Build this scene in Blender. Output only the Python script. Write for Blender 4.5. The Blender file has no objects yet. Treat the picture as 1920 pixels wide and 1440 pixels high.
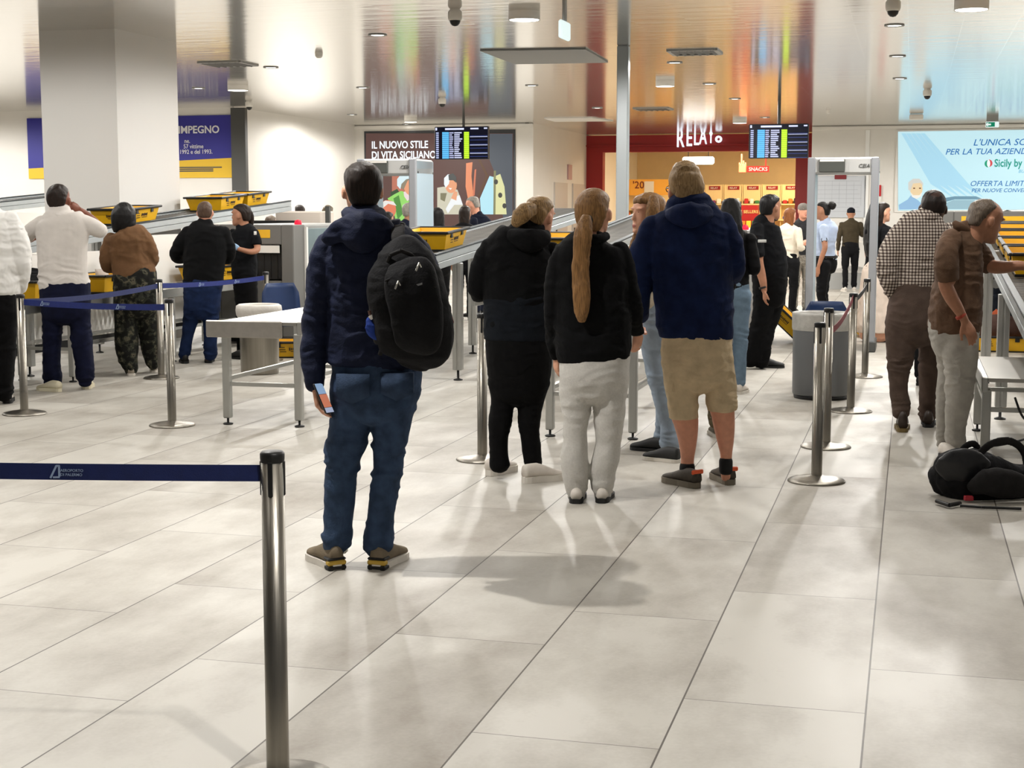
import bpy, math, random
import numpy as np
from mathutils import Vector, Matrix
C = bpy.context
S = C.scene
COL = S.collection
random.seed(7)
# ---------------------------------------------------------------- camera, world, exposure
F = 2837.0; PITCH = 0.11468; YAW = 0.256626; HC = 1.64; ZC = 3.75
cd = bpy.data.cameras.new('camera'); cam = bpy.data.objects.new('camera', cd); COL.objects.link(cam)
cd.sensor_fit = 'HORIZONTAL'; cd.sensor_width = 36.0; cd.lens = F/1920*36.0; cd.clip_end = 300
cam.location = (0, 0, HC); cam.rotation_euler = (math.pi/2-PITCH, 0, 0)
S.camera = cam
w = bpy.data.worlds.new('hall_ambient'); S.world = w; w.use_nodes = True
w.node_tree.nodes['Background'].inputs[0].default_value = (0.95, 0.97, 1.0, 1)
w.node_tree.nodes['Background'].inputs[1].default_value = 0.12
S.view_settings.view_transform = 'Standard'; S.view_settings.look = 'None'
S.view_settings.exposure = -0.42; S.view_settings.gamma = 1.0; S.view_settings.use_curve_mapping = False
LAMP_W = 11.0
# ---------------------------------------------------------------- camera model helpers (pixel on the 1920x1440 frame -> point in the hall)
SY, CY = math.sin(YAW), math.cos(YAW)
def ray(px, py):
    x = (px-960)/F; y = (py-720)/F
    return Vector((x, math.cos(PITCH)-math.sin(PITCH)*y, -math.sin(PITCH)-math.cos(PITCH)*y))
def P(px, py, D):
    r = ray(px, py); return Vector((0, 0, HC)) + r*(D/r.y)
def FL(px, py, z=0.0):
    r = ray(px, py); return Vector((0, 0, HC)) + r*((z-HC)/r.z)
def W(v, u, z=0.0):                       # room axes: v to the right along the back walls, u away along the tiles
    return Vector((v*CY+u*SY, -v*SY+u*CY, z))
def UV(p): return (p.x*CY-p.y*SY, p.x*SY+p.y*CY)
def PU(px, py, u):                        # pixel on the plane u = const -> (v, z)
    r = ray(px, py); t = u/(r.x*SY+r.y*CY); p = Vector((0, 0, HC))+r*t
    return p.x*CY-p.y*SY, p.z
RV = Vector((CY, -SY, 0)); RU = Vector((SY, CY, 0)); RZ = Vector((0, 0, 1))
ROT = Matrix.Rotation(-YAW, 4, 'Z')
# ---------------------------------------------------------------- materials
def lin(c):
    c = c/255.0
    return c/12.92 if c <= 0.04045 else ((c+0.055)/1.055)**2.4
def rgb(c):
    if isinstance(c, str):
        c = c.lstrip('#'); c = [int(c[i:i+2], 16) for i in (0, 2, 4)]
    return (lin(c[0]), lin(c[1]), lin(c[2]), 1)
MATS = {}
def mat(name, c, rough=0.5, metal=0.0, var=0.0, vs=8.0, bump=0.0, bs=60.0, emit=0.0, stretch=(1, 1, 1), spec=None, alpha=1.0, trans=0.0):
    if name in MATS: return MATS[name]
    m = bpy.data.materials.new(name); m.use_nodes = True; MATS[name] = m
    nt = m.node_tree; n = nt.nodes; b = n['Principled BSDF']; L = nt.links.new
    col = rgb(c)
    b.inputs['Base Color'].default_value = col
    b.inputs['Roughness'].default_value = rough; b.inputs['Metallic'].default_value = metal
    if spec is not None: b.inputs['Specular IOR Level'].default_value = spec
    if trans: b.inputs['Transmission Weight'].default_value = trans
    if alpha < 1: b.inputs['Alpha'].default_value = alpha
    if emit:
        b.inputs['Emission Color'].default_value = col; b.inputs['Emission Strength'].default_value = emit
    if var or bump:
        tc = n.new('ShaderNodeTexCoord'); mp = n.new('ShaderNodeMapping'); L(tc.outputs['Object'], mp.inputs[0])
        mp.inputs['Scale'].default_value = stretch
    if var:
        t = n.new('ShaderNodeTexNoise'); t.inputs['Scale'].default_value = vs; t.inputs['Detail'].default_value = 5
        L(mp.outputs[0], t.inputs[0])
        r = n.new('ShaderNodeValToRGB'); L(t.outputs[0], r.inputs[0])
        r.color_ramp.elements[0].position = 0.3; r.color_ramp.elements[1].position = 0.7
        r.color_ramp.elements[0].color = tuple(x*(1-var) for x in col[:3])+(1,)
        r.color_ramp.elements[1].color = tuple(min(1, x*(1+var)) for x in col[:3])+(1,)
        L(r.outputs[0], b.inputs['Base Color'])
    if bump:
        t = n.new('ShaderNodeTexNoise'); t.inputs['Scale'].default_value = bs; t.inputs['Detail'].default_value = 4
        L(mp.outputs[0], t.inputs[0])
        bp = n.new('ShaderNodeBump'); bp.inputs['Strength'].default_value = bump; bp.inputs['Distance'].default_value = 0.01
        L(t.outputs[0], bp.inputs['Height']); L(bp.outputs[0], b.inputs['Normal'])
    return m
def cloth(name, c, var=0.18, bump=0.5, rough=0.85, bs=90, spec=0.15):
    return mat(name, c, rough, 0, var, 14, bump*.5, bs*1.7, spec=spec)
def glow(name, c, e=1.0):
    m = mat(name, c, 0.5, 0, emit=e*1.12, spec=0.2); b = m.node_tree.nodes['Principled BSDF']; b.inputs['Base Color'].default_value = tuple(x*.12 for x in rgb(c)[:3])+(1,)
    return m

M_steel = mat('brushed_steel', (150, 145, 136), 0.34, 1.0, 0.12, 30, 0.08, 200, stretch=(1, 1, 0.05))
M_alu = mat('aluminium_profile', (188, 188, 184), 0.38, 0.85, 0.05, 6)
M_alupale = mat('painted_rail', (176, 182, 184), 0.4, 0.35, 0.04, 6)
M_darkrail = mat('dark_rail', (36, 46, 52), 0.45, 0.2)
M_roller = mat('roller_metal', (120, 116, 108), 0.35, 0.8, 0.2, 20)
M_black = mat('black_plastic', (14, 14, 15), 0.45)
M_white = mat('white_paint', (226, 223, 217), 0.6, 0, 0.015, 2)
M_grey = mat('grey_panel', (150, 150, 147), 0.5, 0.1, 0.04, 3)
M_dgrey = mat('dark_grey_panel', (70, 70, 68), 0.5)
M_yellow = mat('tray_yellow', (224, 172, 20), 0.45, 0, 0.05, 6)
M_blueplastic = mat('blue_chair_plastic', (14, 44, 88), 0.45, 0, 0.1, 5)
M_lampw = glow('lamp_diffuser', (255, 250, 240), 9.0)

# ---------------------------------------------------------------- mesh building
class MB:
    """Collects vertices and faces in hall coordinates; build() links ONE mesh object."""
    def __init__(s): s.v = []; s.f = []; s.m = []; s.sm = []
    def add(s, vs, fs, mi=0, smooth=False):
        o = len(s.v); s.v += [tuple(x) for x in vs]
        for f in fs: s.f.append([i+o for i in f]); s.m.append(mi); s.sm.append(smooth)
        return s
    def box(s, c, size, ax=None, mi=0, bev=0.0):
        c = Vector(c); ax = ax or (Vector((1, 0, 0)), Vector((0, 1, 0)), Vector((0, 0, 1)))
        hx, hy, hz = [q/2 for q in size]
        if bev <= 0:
            vs = [c+ax[0]*(i*hx)+ax[1]*(j*hy)+ax[2]*(k*hz) for i in (-1, 1) for j in (-1, 1) for k in (-1, 1)]
            return s.add(vs, [(0, 1, 3, 2), (4, 6, 7, 5), (0, 4, 5, 1), (2, 3, 7, 6), (0, 2, 6, 4), (1, 5, 7, 3)], mi)
        b = min(bev, hx*.9, hy*.9, hz*.9); idx = {}; vs = []
        def V(i, j, k, a):
            q = [i*hx, j*hy, k*hz]
            for t in range(3):
                if t != a: q[t] -= (i, j, k)[t]*b
            key = (i, j, k, a)
            if key not in idx: idx[key] = len(vs); vs.append(c+ax[0]*q[0]+ax[1]*q[1]+ax[2]*q[2])
            return idx[key]
        fs = []
        for a in range(3):
            o = [t for t in range(3) if t != a]
            for sg in (-1, 1):
                q = []
                for (p_, r_) in ((-1, -1), (1, -1), (1, 1), (-1, 1)):
                    k = [0, 0, 0]; k[a] = sg; k[o[0]] = p_; k[o[1]] = r_; q.append(V(*k, a))
                fs.append(q)
        for a in range(3):
            o = [t for t in range(3) if t != a]
            for p_ in (-1, 1):
                for r_ in (-1, 1):
                    k1 = [0, 0, 0]; k1[a] = -1; k1[o[0]] = p_; k1[o[1]] = r_; k2 = list(k1); k2[a] = 1
                    fs.append([V(*k1, o[0]), V(*k2, o[0]), V(*k2, o[1]), V(*k1, o[1])])
        for i in (-1, 1):
            for j in (-1, 1):
                for k in (-1, 1): fs.append([V(i, j, k, 0), V(i, j, k, 1), V(i, j, k, 2)])
        return s.add(vs, fs, mi)
    def rbox(s, v0, v1, u0, u1, z0, z1, mi=0, bev=0.0):       # box along the room axes
        return s.box(W((v0+v1)/2, (u0+u1)/2, (z0+z1)/2), (abs(v1-v0), abs(u1-u0), abs(z1-z0)), (RV, RU, RZ), mi, bev)
    def cyl(s, p0, p1, r0, r1=None, n=20, mi=0, cap=True):
        r1 = r0 if r1 is None else r1; p0 = Vector(p0); p1 = Vector(p1); t = (p1-p0).normalized()
        a = t.orthogonal().normalized(); b = t.cross(a); vs = []
        for p, r in ((p0, r0), (p1, r1)):
            vs += [p+(a*math.cos(2*math.pi*i/n)+b*math.sin(2*math.pi*i/n))*r for i in range(n)]
        s.add(vs, [(i, (i+1) % n, n+(i+1) % n, n+i) for i in range(n)], mi, True)
        if cap: s.add(vs[:n], [tuple(range(n))[::-1]], mi); s.add(vs[n:], [tuple(range(n))], mi)
        return s
    def lathe(s, c, prof, n=32, mi=0):
        c = Vector(c); vs = []; k = len(prof)
        for r, z in prof: vs += [c+Vector((r*math.cos(2*math.pi*i/n), r*math.sin(2*math.pi*i/n), z)) for i in range(n)]
        return s.add(vs, [(j*n+i, j*n+(i+1) % n, (j+1)*n+(i+1) % n, (j+1)*n+i) for j in range(k-1) for i in range(n)], mi, True)
    def prism(s, pts, d, mi=0):
        d = Vector(d); pts = [Vector(p) for p in pts]; n = len(pts)
        vs = pts+[p+d for p in pts]
        return s.add(vs, [tuple(range(n))[::-1], tuple(range(n, 2*n))]+[(i, (i+1) % n, n+(i+1) % n, n+i) for i in range(n)], mi)
    def path(s, pts, r, n=10, mi=0):
        pts = [Vector(p) for p in pts]
        for i in range(len(pts)-1): s.cyl(pts[i], pts[i+1], r, r, n, mi)
        return s
    def ribbon(s, pts, up, th, wd, mi=0):            # a flat band of width wd (along up) and thickness th following pts
        pts = [Vector(p) for p in pts]; up = Vector(up); vs = []
        for i, p in enumerate(pts):
            t = (pts[min(i+1, len(pts)-1)]-pts[max(i-1, 0)]).normalized(); nn = t.cross(up).normalized()
            u2 = nn.cross(t).normalized()
            vs += [p+u2*wd/2+nn*th/2, p+u2*wd/2-nn*th/2, p-u2*wd/2-nn*th/2, p-u2*wd/2+nn*th/2]
        k = len(pts); fs = [(i*4+j, i*4+(j+1) % 4, i*4+4+(j+1) % 4, i*4+4+j) for i in range(k-1) for j in range(4)]
        fs += [(3, 2, 1, 0), tuple(4*(k-1)+j for j in range(4))]
        return s.add(vs, fs, mi)
    def tube(s, pts, n=20, side=None, ex=2.0, round0=True, round1=True, sub=4, mi=0):
        vs, fs = loft(pts, n, side, ex, round0, round1, sub); return s.add(vs, fs, mi, True)
    def build(s, name, mats, parent=None, origin=None, smooth=None):
        me = bpy.data.meshes.new(name)
        og = Vector(origin) if origin is not None else Vector((0, 0, 0)); q = parent if origin is None else None
        while q is not None: og += q.location; q = q.parent
        me.from_pydata([(a-og.x, b-og.y, c-og.z) for a, b, c in s.v], [], s.f)
        if not isinstance(mats, (list, tuple)): mats = [mats]
        for m in mats: me.materials.append(m)
        me.polygons.foreach_set('material_index', s.m)
        me.polygons.foreach_set('use_smooth', [bool(x) if smooth is None else smooth for x in s.sm])
        fixnorm(me)
        o = bpy.data.objects.new(name, me); COL.objects.link(o)
        if parent: o.parent = parent
        else: o.location = og
        return o
import bmesh
def fixnorm(me):
    bm = bmesh.new(); bm.from_mesh(me); bmesh.ops.recalc_face_normals(bm, faces=bm.faces); bm.to_mesh(me); bm.free(); me.update()
def crom(p0, p1, p2, p3, t):
    return 0.5*((2*p1)+(-p0+p2)*t+(2*p0-5*p1+4*p2-p3)*t*t+(-p0+3*p1-3*p2+p3)*t*t*t)
def loft(pts, n=20, side=None, ex=2.0, round0=True, round1=True, sub=4):
    """pts: rows (x, y, z, half width, half depth); elliptical rings swept along the path."""
    A = np.array([list(p) for p in pts], float); k = len(A); R = []
    for i in range(k-1):
        p0 = A[max(i-1, 0)]; p1 = A[i]; p2 = A[i+1]; p3 = A[min(i+2, k-1)]
        for j in range(sub): R.append(crom(p0, p1, p2, p3, j/sub))
    R.append(A[-1]); R = np.array(R); R[:, 3:] = np.maximum(R[:, 3:], 0.003)
    T = np.gradient(R[:, :3], axis=0); T /= np.linalg.norm(T, axis=1)[:, None]+1e-9
    rings = []
    sd = np.array(side, float) if side is not None else None
    def ring(c, t, a, b):
        if sd is not None:
            sv = sd-t*np.dot(sd, t)
            if np.linalg.norm(sv) < 0.15: sv = np.cross(t, (0, 0, 1.0))
        else:
            sv = np.cross(t, (0, 1.0, 0))
            if np.linalg.norm(sv) < 0.25: sv = np.array((1.0, 0, 0))-t*t[0]
        sv = sv/np.linalg.norm(sv); dv = np.cross(t, sv)
        th = np.arange(n)*2*np.pi/n; cs, sn = np.cos(th), np.sin(th)
        e = 2.0/ex; cs = np.sign(cs)*np.abs(cs)**e; sn = np.sign(sn)*np.abs(sn)**e
        return c+np.outer(cs*a, sv)+np.outer(sn*b, dv)
    if round0:
        for q in (1.0, 0.75, 0.4):
            d = min(R[0, 3], R[0, 4])*0.8*q; sc = math.sqrt(max(1-q*q, 0.02)); rings.append(ring(R[0, :3]-T[0]*d, T[0], R[0, 3]*sc, R[0, 4]*sc))
    for i in range(len(R)): rings.append(ring(R[i, :3], T[i], R[i, 3], R[i, 4]))
    if round1:
        for q in (0.4, 0.75, 1.0):
            d = min(R[-1, 3], R[-1, 4])*0.8*q; sc = math.sqrt(max(1-q*q, 0.02)); rings.append(ring(R[-1, :3]+T[-1]*d, T[-1], R[-1, 3]*sc, R[-1, 4]*sc))
    m = len(rings); vs = [tuple(x) for r in rings for x in r]
    fs = [(i*n+j, i*n+(j+1) % n, (i+1)*n+(j+1) % n, (i+1)*n+j) for i in range(m-1) for j in range(n)]
    fs += [tuple(range(n))[::-1], tuple(range((m-1)*n, m*n))]
    return vs, fs
def tag(o, label=None, cat=None, group=None, kind=None):
    if label: o['label'] = label
    if cat: o['category'] = cat
    if group: o['group'] = group
    if kind: o['kind'] = kind
    return o
def thing(name, label, cat, loc=(0, 0, 0), group=None, rot=None):
    o = bpy.data.objects.new(name, None); COL.objects.link(o); o.location = loc; o.empty_display_size = 0.1
    if rot is not None: o.rotation_euler = rot
    return tag(o, label, cat, group)
def struct(name, mb, m): return tag(mb.build(name, m), kind='structure')
def dup(root, matrix=None, loc=None, label=None, group=None):
    r = root.copy(); COL.objects.link(r)
    if matrix is not None: r.matrix_world = matrix
    if loc is not None: r.location = loc
    if label: r['label'] = label
    if group: r['group'] = group
    for ch in list(root.children):
        c = ch.copy(); COL.objects.link(c); c.parent = r
        for g in list(ch.children):
            d = g.copy(); COL.objects.link(d); d.parent = c
    return r
def text_mesh(mb, s, org, right, up, size, mi=0, depth=0.004, bold=0.0, align='LEFT', xs=1.0, shear=0.0):
    """Lettering as real thin geometry lying on the plane (right, up)."""
    cu = bpy.data.curves.new('t', 'FONT'); cu.body = s; cu.size = size; cu.extrude = depth/2; cu.offset = bold*size; cu.align_x = align; cu.shear = shear
    cu.resolution_u = 3
    o = bpy.data.objects.new('t', cu); COL.objects.link(o)
    dg = C.evaluated_depsgraph_get(); me = bpy.data.meshes.new_from_object(o.evaluated_get(dg))
    right = Vector(right).normalized(); up = Vector(up).normalized(); nn = right.cross(up); org = Vector(org)
    vs = [org+right*(v.co.x*xs)+up*v.co.y+nn*v.co.z for v in me.vertices]
    mb.add(vs, [tuple(p.vertices) for p in me.polygons], mi)
    bpy.data.objects.remove(o); bpy.data.curves.remove(cu); bpy.data.meshes.remove(me)
# ================================================================ the setting
def tile_material(name, base, dark, tw, tl, shift, v0, u0, joint, jcol, rough, metal=0.0, bump_u=None, var=0.1, spec=0.5):
    m = bpy.data.materials.new(name); m.use_nodes = True; nt = m.node_tree; n = nt.nodes; L = nt.links.new; b = n['Principled BSDF']
    tc = n.new('ShaderNodeTexCoord'); sp = n.new('ShaderNodeSeparateXYZ'); L(tc.outputs['Object'], sp.inputs[0])
    def M(op, a, b_=None, c=None):
        q = n.new('ShaderNodeMath'); q.operation = op
        for i, x in enumerate((a, b_, c)):
            if x is None: continue
            if isinstance(x, (int, float)): q.inputs[i].default_value = x
            else: L(x, q.inputs[i])
        return q.outputs[0]
    X, Y = sp.outputs[0], sp.outputs[1]
    v = M('SUBTRACT', M('MULTIPLY', X, CY), M('MULTIPLY', Y, SY)); u = M('ADD', M('MULTIPLY', X, SY), M('MULTIPLY', Y, CY))
    vn = M('DIVIDE', M('SUBTRACT', v, v0), tw); k = M('FLOOR', vn)
    un = M('DIVIDE', M('SUBTRACT', M('SUBTRACT', u, u0), M('MULTIPLY', k, shift)), tl); r = M('FLOOR', un)
    fv = M('FRACT', vn); fu = M('FRACT', un)
    dv = M('MULTIPLY', M('MINIMUM', fv, M('SUBTRACT', 1.0, fv)), tw); du = M('MULTIPLY', M('MINIMUM', fu, M('SUBTRACT', 1.0, fu)), tl)
    jv = M('LESS_THAN', dv, joint); ju = M('MULTIPLY', M('LESS_THAN', du, joint*0.8), 0.75); j = M('MAXIMUM', jv, ju)
    cb = n.new('ShaderNodeCombineXYZ'); L(k, cb.inputs[0]); L(r, cb.inputs[1])
    wn = n.new('ShaderNodeTexWhiteNoise'); wn.noise_dimensions = '3D'; L(cb.outputs[0], wn.inputs['Vector'])
    cv = n.new('ShaderNodeCombineXYZ'); L(M('ADD', v, M('MULTIPLY', wn.outputs[0], 17.0)), cv.inputs[0]); L(M('MULTIPLY', u, 0.55), cv.inputs[1]); L(M('MULTIPLY', wn.outputs[0], 9.0), cv.inputs[2])
    nz = n.new('ShaderNodeTexNoise'); nz.inputs['Scale'].default_value = 2.2; nz.inputs['Detail'].default_value = 6; nz.inputs['Roughness'].default_value = 0.6; L(cv.outputs[0], nz.inputs[0])
    n2 = n.new('ShaderNodeTexNoise'); n2.inputs['Scale'].default_value = 60; n2.inputs['Detail'].default_value = 3; L(tc.outputs['Object'], n2.inputs[0])
    f = M('ADD', M('ADD', M('MULTIPLY', M('SUBTRACT', nz.outputs[0], 0.38), 2.6), M('MULTIPLY', M('SUBTRACT', n2.outputs[0], 0.5), 0.35)), M('MULTIPLY', M('SUBTRACT', wn.outputs[0], 0.5), 0.35))
    f = M('MULTIPLY', f, var)
    mx = n.new('ShaderNodeMix'); mx.data_type = 'RGBA'; L(f, mx.inputs[0]); mx.clamp_factor = True
    mx.inputs[6].default_value = rgb(base); mx.inputs[7].default_value = rgb(dark)
    m2 = n.new('ShaderNodeMix'); m2.data_type = 'RGBA'; L(j, m2.inputs[0]); L(mx.outputs[2], m2.inputs[6]); m2.inputs[7].default_value = rgb(jcol)
    L(m2.outputs[2], b.inputs['Base Color'])
    b.inputs['Metallic'].default_value = metal; b.inputs['Specular IOR Level'].default_value = spec
    if bump_u:
        cw = n.new('ShaderNodeCombineXYZ'); L(M('MULTIPLY', v, bump_u[1]), cw.inputs[0]); L(M('MULTIPLY', u, bump_u[0]), cw.inputs[1]); L(M('MULTIPLY', k, 3.7), cw.inputs[2])
        nb = n.new('ShaderNodeTexNoise'); nb.inputs['Scale'].default_value = 1.0; nb.inputs['Detail'].default_value = 3; L(cw.outputs[0], nb.inputs[0])
        bp = n.new('ShaderNodeBump'); bp.inputs['Strength'].default_value = bump_u[2]; bp.inputs['Distance'].default_value = 0.02
        L(nb.outputs[0], bp.inputs['Height']); L(bp.outputs[0], b.inputs['Normal'])
        b.inputs['Roughness'].default_value = rough
    else:
        L(M('ADD', rough, M('MULTIPLY', nz.outputs[0], 0.25)), b.inputs['Roughness'])
    return m
M_floor = tile_material('stone_tiles', (188, 184, 175), (140, 132, 121), 0.6, 1.5, 0.5, -0.098, 5.44, 0.0032, (74, 66, 58), 0.36, var=0.95)
M_ceil = tile_material('gloss_metal_ceiling', (230, 228, 224), (222, 220, 216), 0.6, 1.2, 0.0, -0.1, 0.0, 0.005, (246, 244, 240), 0.13, metal=0.84, bump_u=(5.0, 0.7, 0.16), var=0.3)
Z0 = -0.05
mb = MB(); mb.rbox(-34, 22, -9, 62, Z0, 0); struct('floor', mb, M_floor)
# ceiling with an opening above the recessed hatch
uL, uP, uS, uR = 29.3, 36.4, 42.7, 39.65
mb = MB(); mb.rbox(-34, 22, -9, 62, ZC, ZC+0.1); struct('ceiling', mb, M_ceil)
vS = -13.65
mb = MB(); mb.rbox(-34, vS, uL, uL+0.2, 0, ZC); struct('wall_left', mb, M_white)
mb = MB(); mb.rbox(vS-0.2, vS, uL+0.2, uP+0.2, 0, ZC); struct('wall_side', mb, M_white)
vA = PU(1000, 240, uP)[0]
mb = MB(); mb.rbox(vS, vA, uP, uP+0.2, 0, ZC); struct('wall_back', mb, M_white)
vB = PU(1523, 240, uR)[0]
mb = MB(); mb.rbox(vA-0.2, vA, uP+0.2, 52, 0, ZC); struct('wall_recess', mb, M_white)
mb = MB(); mb.rbox(vB, 22, uR, uR+0.2, 0, ZC); struct('wall_right', mb, M_white)
mb = MB(); mb.rbox(vB, vB+0.2, uR+0.2, 52, 0, ZC); struct('wall_shop', mb, mat('shop_side_wall', (216, 190, 140), 0.6))
mb = MB(); mb.rbox(vS-0.02, vS+0.30, uL-0.12, uL+0.0, 0, ZC-0.02); struct('trim_1', mb, M_dgrey)
# cornice strips where the walls meet the ceiling
mb = MB(); mb.rbox(vS, vA, uP-0.05, uP, ZC-0.10, ZC-0.02); struct('trim_2', mb, M_white)
mb = MB(); mb.rbox(vB, 22, uR-0.05, uR, ZC-0.10, ZC-0.02); struct('trim_3', mb, M_white)
# white column on the left, slim grey post in the middle
c0 = P(222, 300, 18.1); vc, uc = UV(c0)
mb = MB(); mb.rbox(vc-1.0, vc, uc, uc+1.55, 0, ZC); struct('column', mb, mat('column_paint', (214, 212, 208), 0.6))
c1 = P(1155, 300, 19.95); vp, up_ = UV(c1)
mb = MB(); mb.rbox(vp, vp+0.15, up_, up_+0.15, 0, ZC, bev=0.012)
tag(mb.build('ceiling_post', mat('post_grey', (160, 165, 166), 0.35, 0.3), origin=W(vp+.07, up_+.07)), 'slim square grey metal post standing from floor to ceiling before the red shop', 'post')

# ---------------------------------------------------------------- shop behind the back wall
M_red = mat('shop_red', (150, 14, 16), 0.45)
M_shopw = mat('shop_wall', (216, 196, 156), 0.7, 0, 0.03, 3)
M_cream = mat('shop_cream', (238, 214, 160), 0.5)
shop = thing('shop_facade', 'dark red shop front with an open entrance under the white lit name letters', 'shop front', W(0, uS))
vl, zt = PU(1087, 253, uS); v2 = PU(1130, 300, uS)[0]; zb = PU(1300, 284, uS)[1]; v3 = PU(1492, 300, uS)[0]
mb = MB(); mb.rbox(vA, vB, uS, uS+0.35, zb, ZC-0.02); mb.rbox(vA, vB, uS-0.06, uS, zb+0.16, zb+0.20); mb.build('fascia', M_red, shop)
mb = MB(); mb.rbox(vA, v2, uS+0.0, uS+0.35, 0, zb); mb.build('jamb', M_red, shop)
mb = MB(); mb.rbox(v3, vB, uS+0.0, uS+0.35, 0, zb); mb.build('jamb', M_red, shop)
mb = MB(); mb.rbox(vA, vB, 51, 51.2, 0, ZC); struct('wall_shop_back', mb, M_shopw)
M_sign = glow('sign_white_light', (235, 244, 255), 1.5)
mb = MB()
sv, sz = PU(1268, 277, uS-0.1); ev = PU(1349, 270, uS-0.1)[0]; sh = PU(1268, 240, uS-0.1)[1]-sz
o_ = W(sv, uS-0.12, sz+0.02)
hs = (ev-sv)
for i, ch in enumerate('RELAY'):
    text_mesh(mb, ch, o_+RV*(hs*[0, .225, .40, .535, .735][i])+RZ*(0.025*i), RV, RZ, [0.68, .66, .64, .62, .54][i], depth=0.1, bold=0.006, xs=[.54, .54, .50, .50, .50][i])
cx = o_+RV*(hs*.985)+RZ*(0.20)
for i in range(24):
    a0, a1 = 2*math.pi*i/24, 2*math.pi*(i+1)/24
    q = [cx+RV*(math.cos(a)*r_)+RZ*(math.sin(a)*r_) for a, r_ in ((a0, .095), (a1, .095), (a1, .04), (a0, .04))]
    mb.prism(q, RU*-0.08)
tag(mb.build('shop_sign', M_sign, origin=o_), 'white glowing RELAY letters on the red fascia', 'sign')
# shop interior
def shelf_unit(u, px0, px1, y0, y1, n, label):
    a, z1 = PU(px0, y0, u); b, z0 = PU(px1, y1, u)
    t = thing('wall_shelf_unit', label, 'shelf', W((a+b)/2, u))
    mb = MB(); mb.rbox(a, b, u+.35, u+.4, 0.05, z1); 
    for k in range(4): mb.rbox(a, b, u, u+.36, 0.3+k*(z0-0.3)/3-0.02, 0.3+k*(z0-0.3)/3+0.02)
    for k in range(n+1):
        x = a+(b-a)*k/n; mb.rbox(x-.015, x+.015, u+.1, u+.36, 0.05, z1)
    mb.build('carcass', M_cream, t)
    wd = (b-a)/n
    for k in range(n):
        m2 = MB(); m2.rbox(a+wd*k+.03, a+wd*(k+1)-.03, u+.12, u+.16, z0+.1, z1-.02); d = m2.build('panel', M_cream, t)
        m3 = MB(); m3.rbox(a+wd*k+.15, a+wd*(k+1)-.1, u+.10, u+.115, z1-.17, z1-.05); m3.build('label_strip', M_red, d)
        m3 = MB(); text_mesh(m3, 'RELAY', W(a+wd*k+.2, u+.095, z1-.14), RV, RZ, .085, bold=.008); m3.build('strip_lettering', M_white, d)
    return t, a, b, z0, z1
st, a_, b_, z0_, z1_ = shelf_unit(49.6, 1320, 1500, 346, 383, 5, 'cream shelf wall with red label strips at the back of the shop')
PC = [(190, 40, 40), (230, 190, 60), (60, 90, 160), (240, 240, 230), (60, 130, 70), (150, 60, 120), (230, 120, 40), (40, 40, 50)]
for i, c in enumerate(PC): mat('goods_%d' % i, c, 0.5)
gi = 0
for row in range(3):
    for k in range(15):
        x = a_+(b_-a_)*(k//3+.22+.28*(k % 3))/5; zz = [z0_+.021, 0.3+2*(z0_-.3)/3+.021, 0.3+(z0_-.3)/3+.021][row]; hh = random.uniform(.10, .2); ww = random.uniform(.05, .075)
        mb = MB(); mb.rbox(x-ww, x+ww, 49.605, 49.69, zz, zz+hh, bev=.02)
        tag(mb.build('snack_packet', MATS['goods_%d' % random.randrange(8)], origin=W(x, 49.7, zz)), 'small packet on the cream shelves at the back of the shop', 'packet', 'packets on the shop shelves')
# freestanding best-seller stand
bv0, bz1 = PU(1368, 385, 47.5); bv1, bz0 = PU(1420, 420, 47.5)
t = thing('display_stand', 'dark red display stand of books in the shop, left of the black-shirted guard', 'stand', W((bv0+bv1)/2, 47.5))
mb = MB(); mb.rbox(bv0, bv1, 47.5, 48, 0, bz1); mb.build('body', M_red, t)
mb = MB(); text_mesh(mb, 'BEST SELLERS', W(bv0+.12, 47.48, bz1-.24), RV, RZ, .13, bold=.01); mb.build('header_lettering', mat('stand_lettering', (235, 200, 130), .5), t)
for r_ in range(3):
    mb = MB(); mb.rbox(bv0-.02, bv1+.02, 47.3, 47.52, bz1-.75-r_*.42, bz1-.71-r_*.42); mb.build('shelf', M_red, t)
    for k in range(5):
        x = bv0+(bv1-bv0)*(k+.5)/5
        mb = MB(); mb.rbox(x-.07, x+.07, 47.36, 47.44, bz1-.71-r_*.42, bz1-.48-r_*.42, bev=.008)
        tag(mb.build('book', MATS['goods_%d' % ((k*3+r_*2) % 8)], origin=W(x, 47.4, bz1-.71-r_*.42)), 'book on the dark red display stand in the shop', 'book', 'books on the red stand')
# drinks shelf with the orange price banner
dv0, dz1 = PU(1140, 337, 48.6); dv1, dz0 = PU(1258, 366, 48.6)
t = thing('fridge_shelf', 'lit shelf wall with an orange price banner in the shop, behind the grey post', 'shelf', W((dv0+dv1)/2, 48.6))
mb = MB(); mb.rbox(dv0, dv1, 48.9, 49, 0, dz1)
for k in range(5): mb.rbox(dv0, dv1, 48.5, 48.9, .3+k*.33, .34+k*.33)
mb.build('carcass', M_cream, t)
mb = MB(); mb.rbox(dv0, dv1, 48.45, 48.5, dz0, dz1); bn = mb.build('price_banner', mat('banner_orange', (240, 176, 70), .5), t)
xx, zz = PU(1189, 352, 48.44)
mb = MB(); text_mesh(mb, "'20", W(xx-.05, 48.44, zz-.02), RV, RZ, .32, bold=.01); mb.build('banner_numbers', mat('banner_brown', (120, 50, 30), .5), bn)
xx, zz = PU(1208, 362, 48.43); x2, z2 = PU(1226, 340, 48.43)
mb = MB(); mb.rbox(xx, x2, 48.42, 48.44, zz, z2); cc = mb.build('price_card', M_white, bn)
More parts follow.
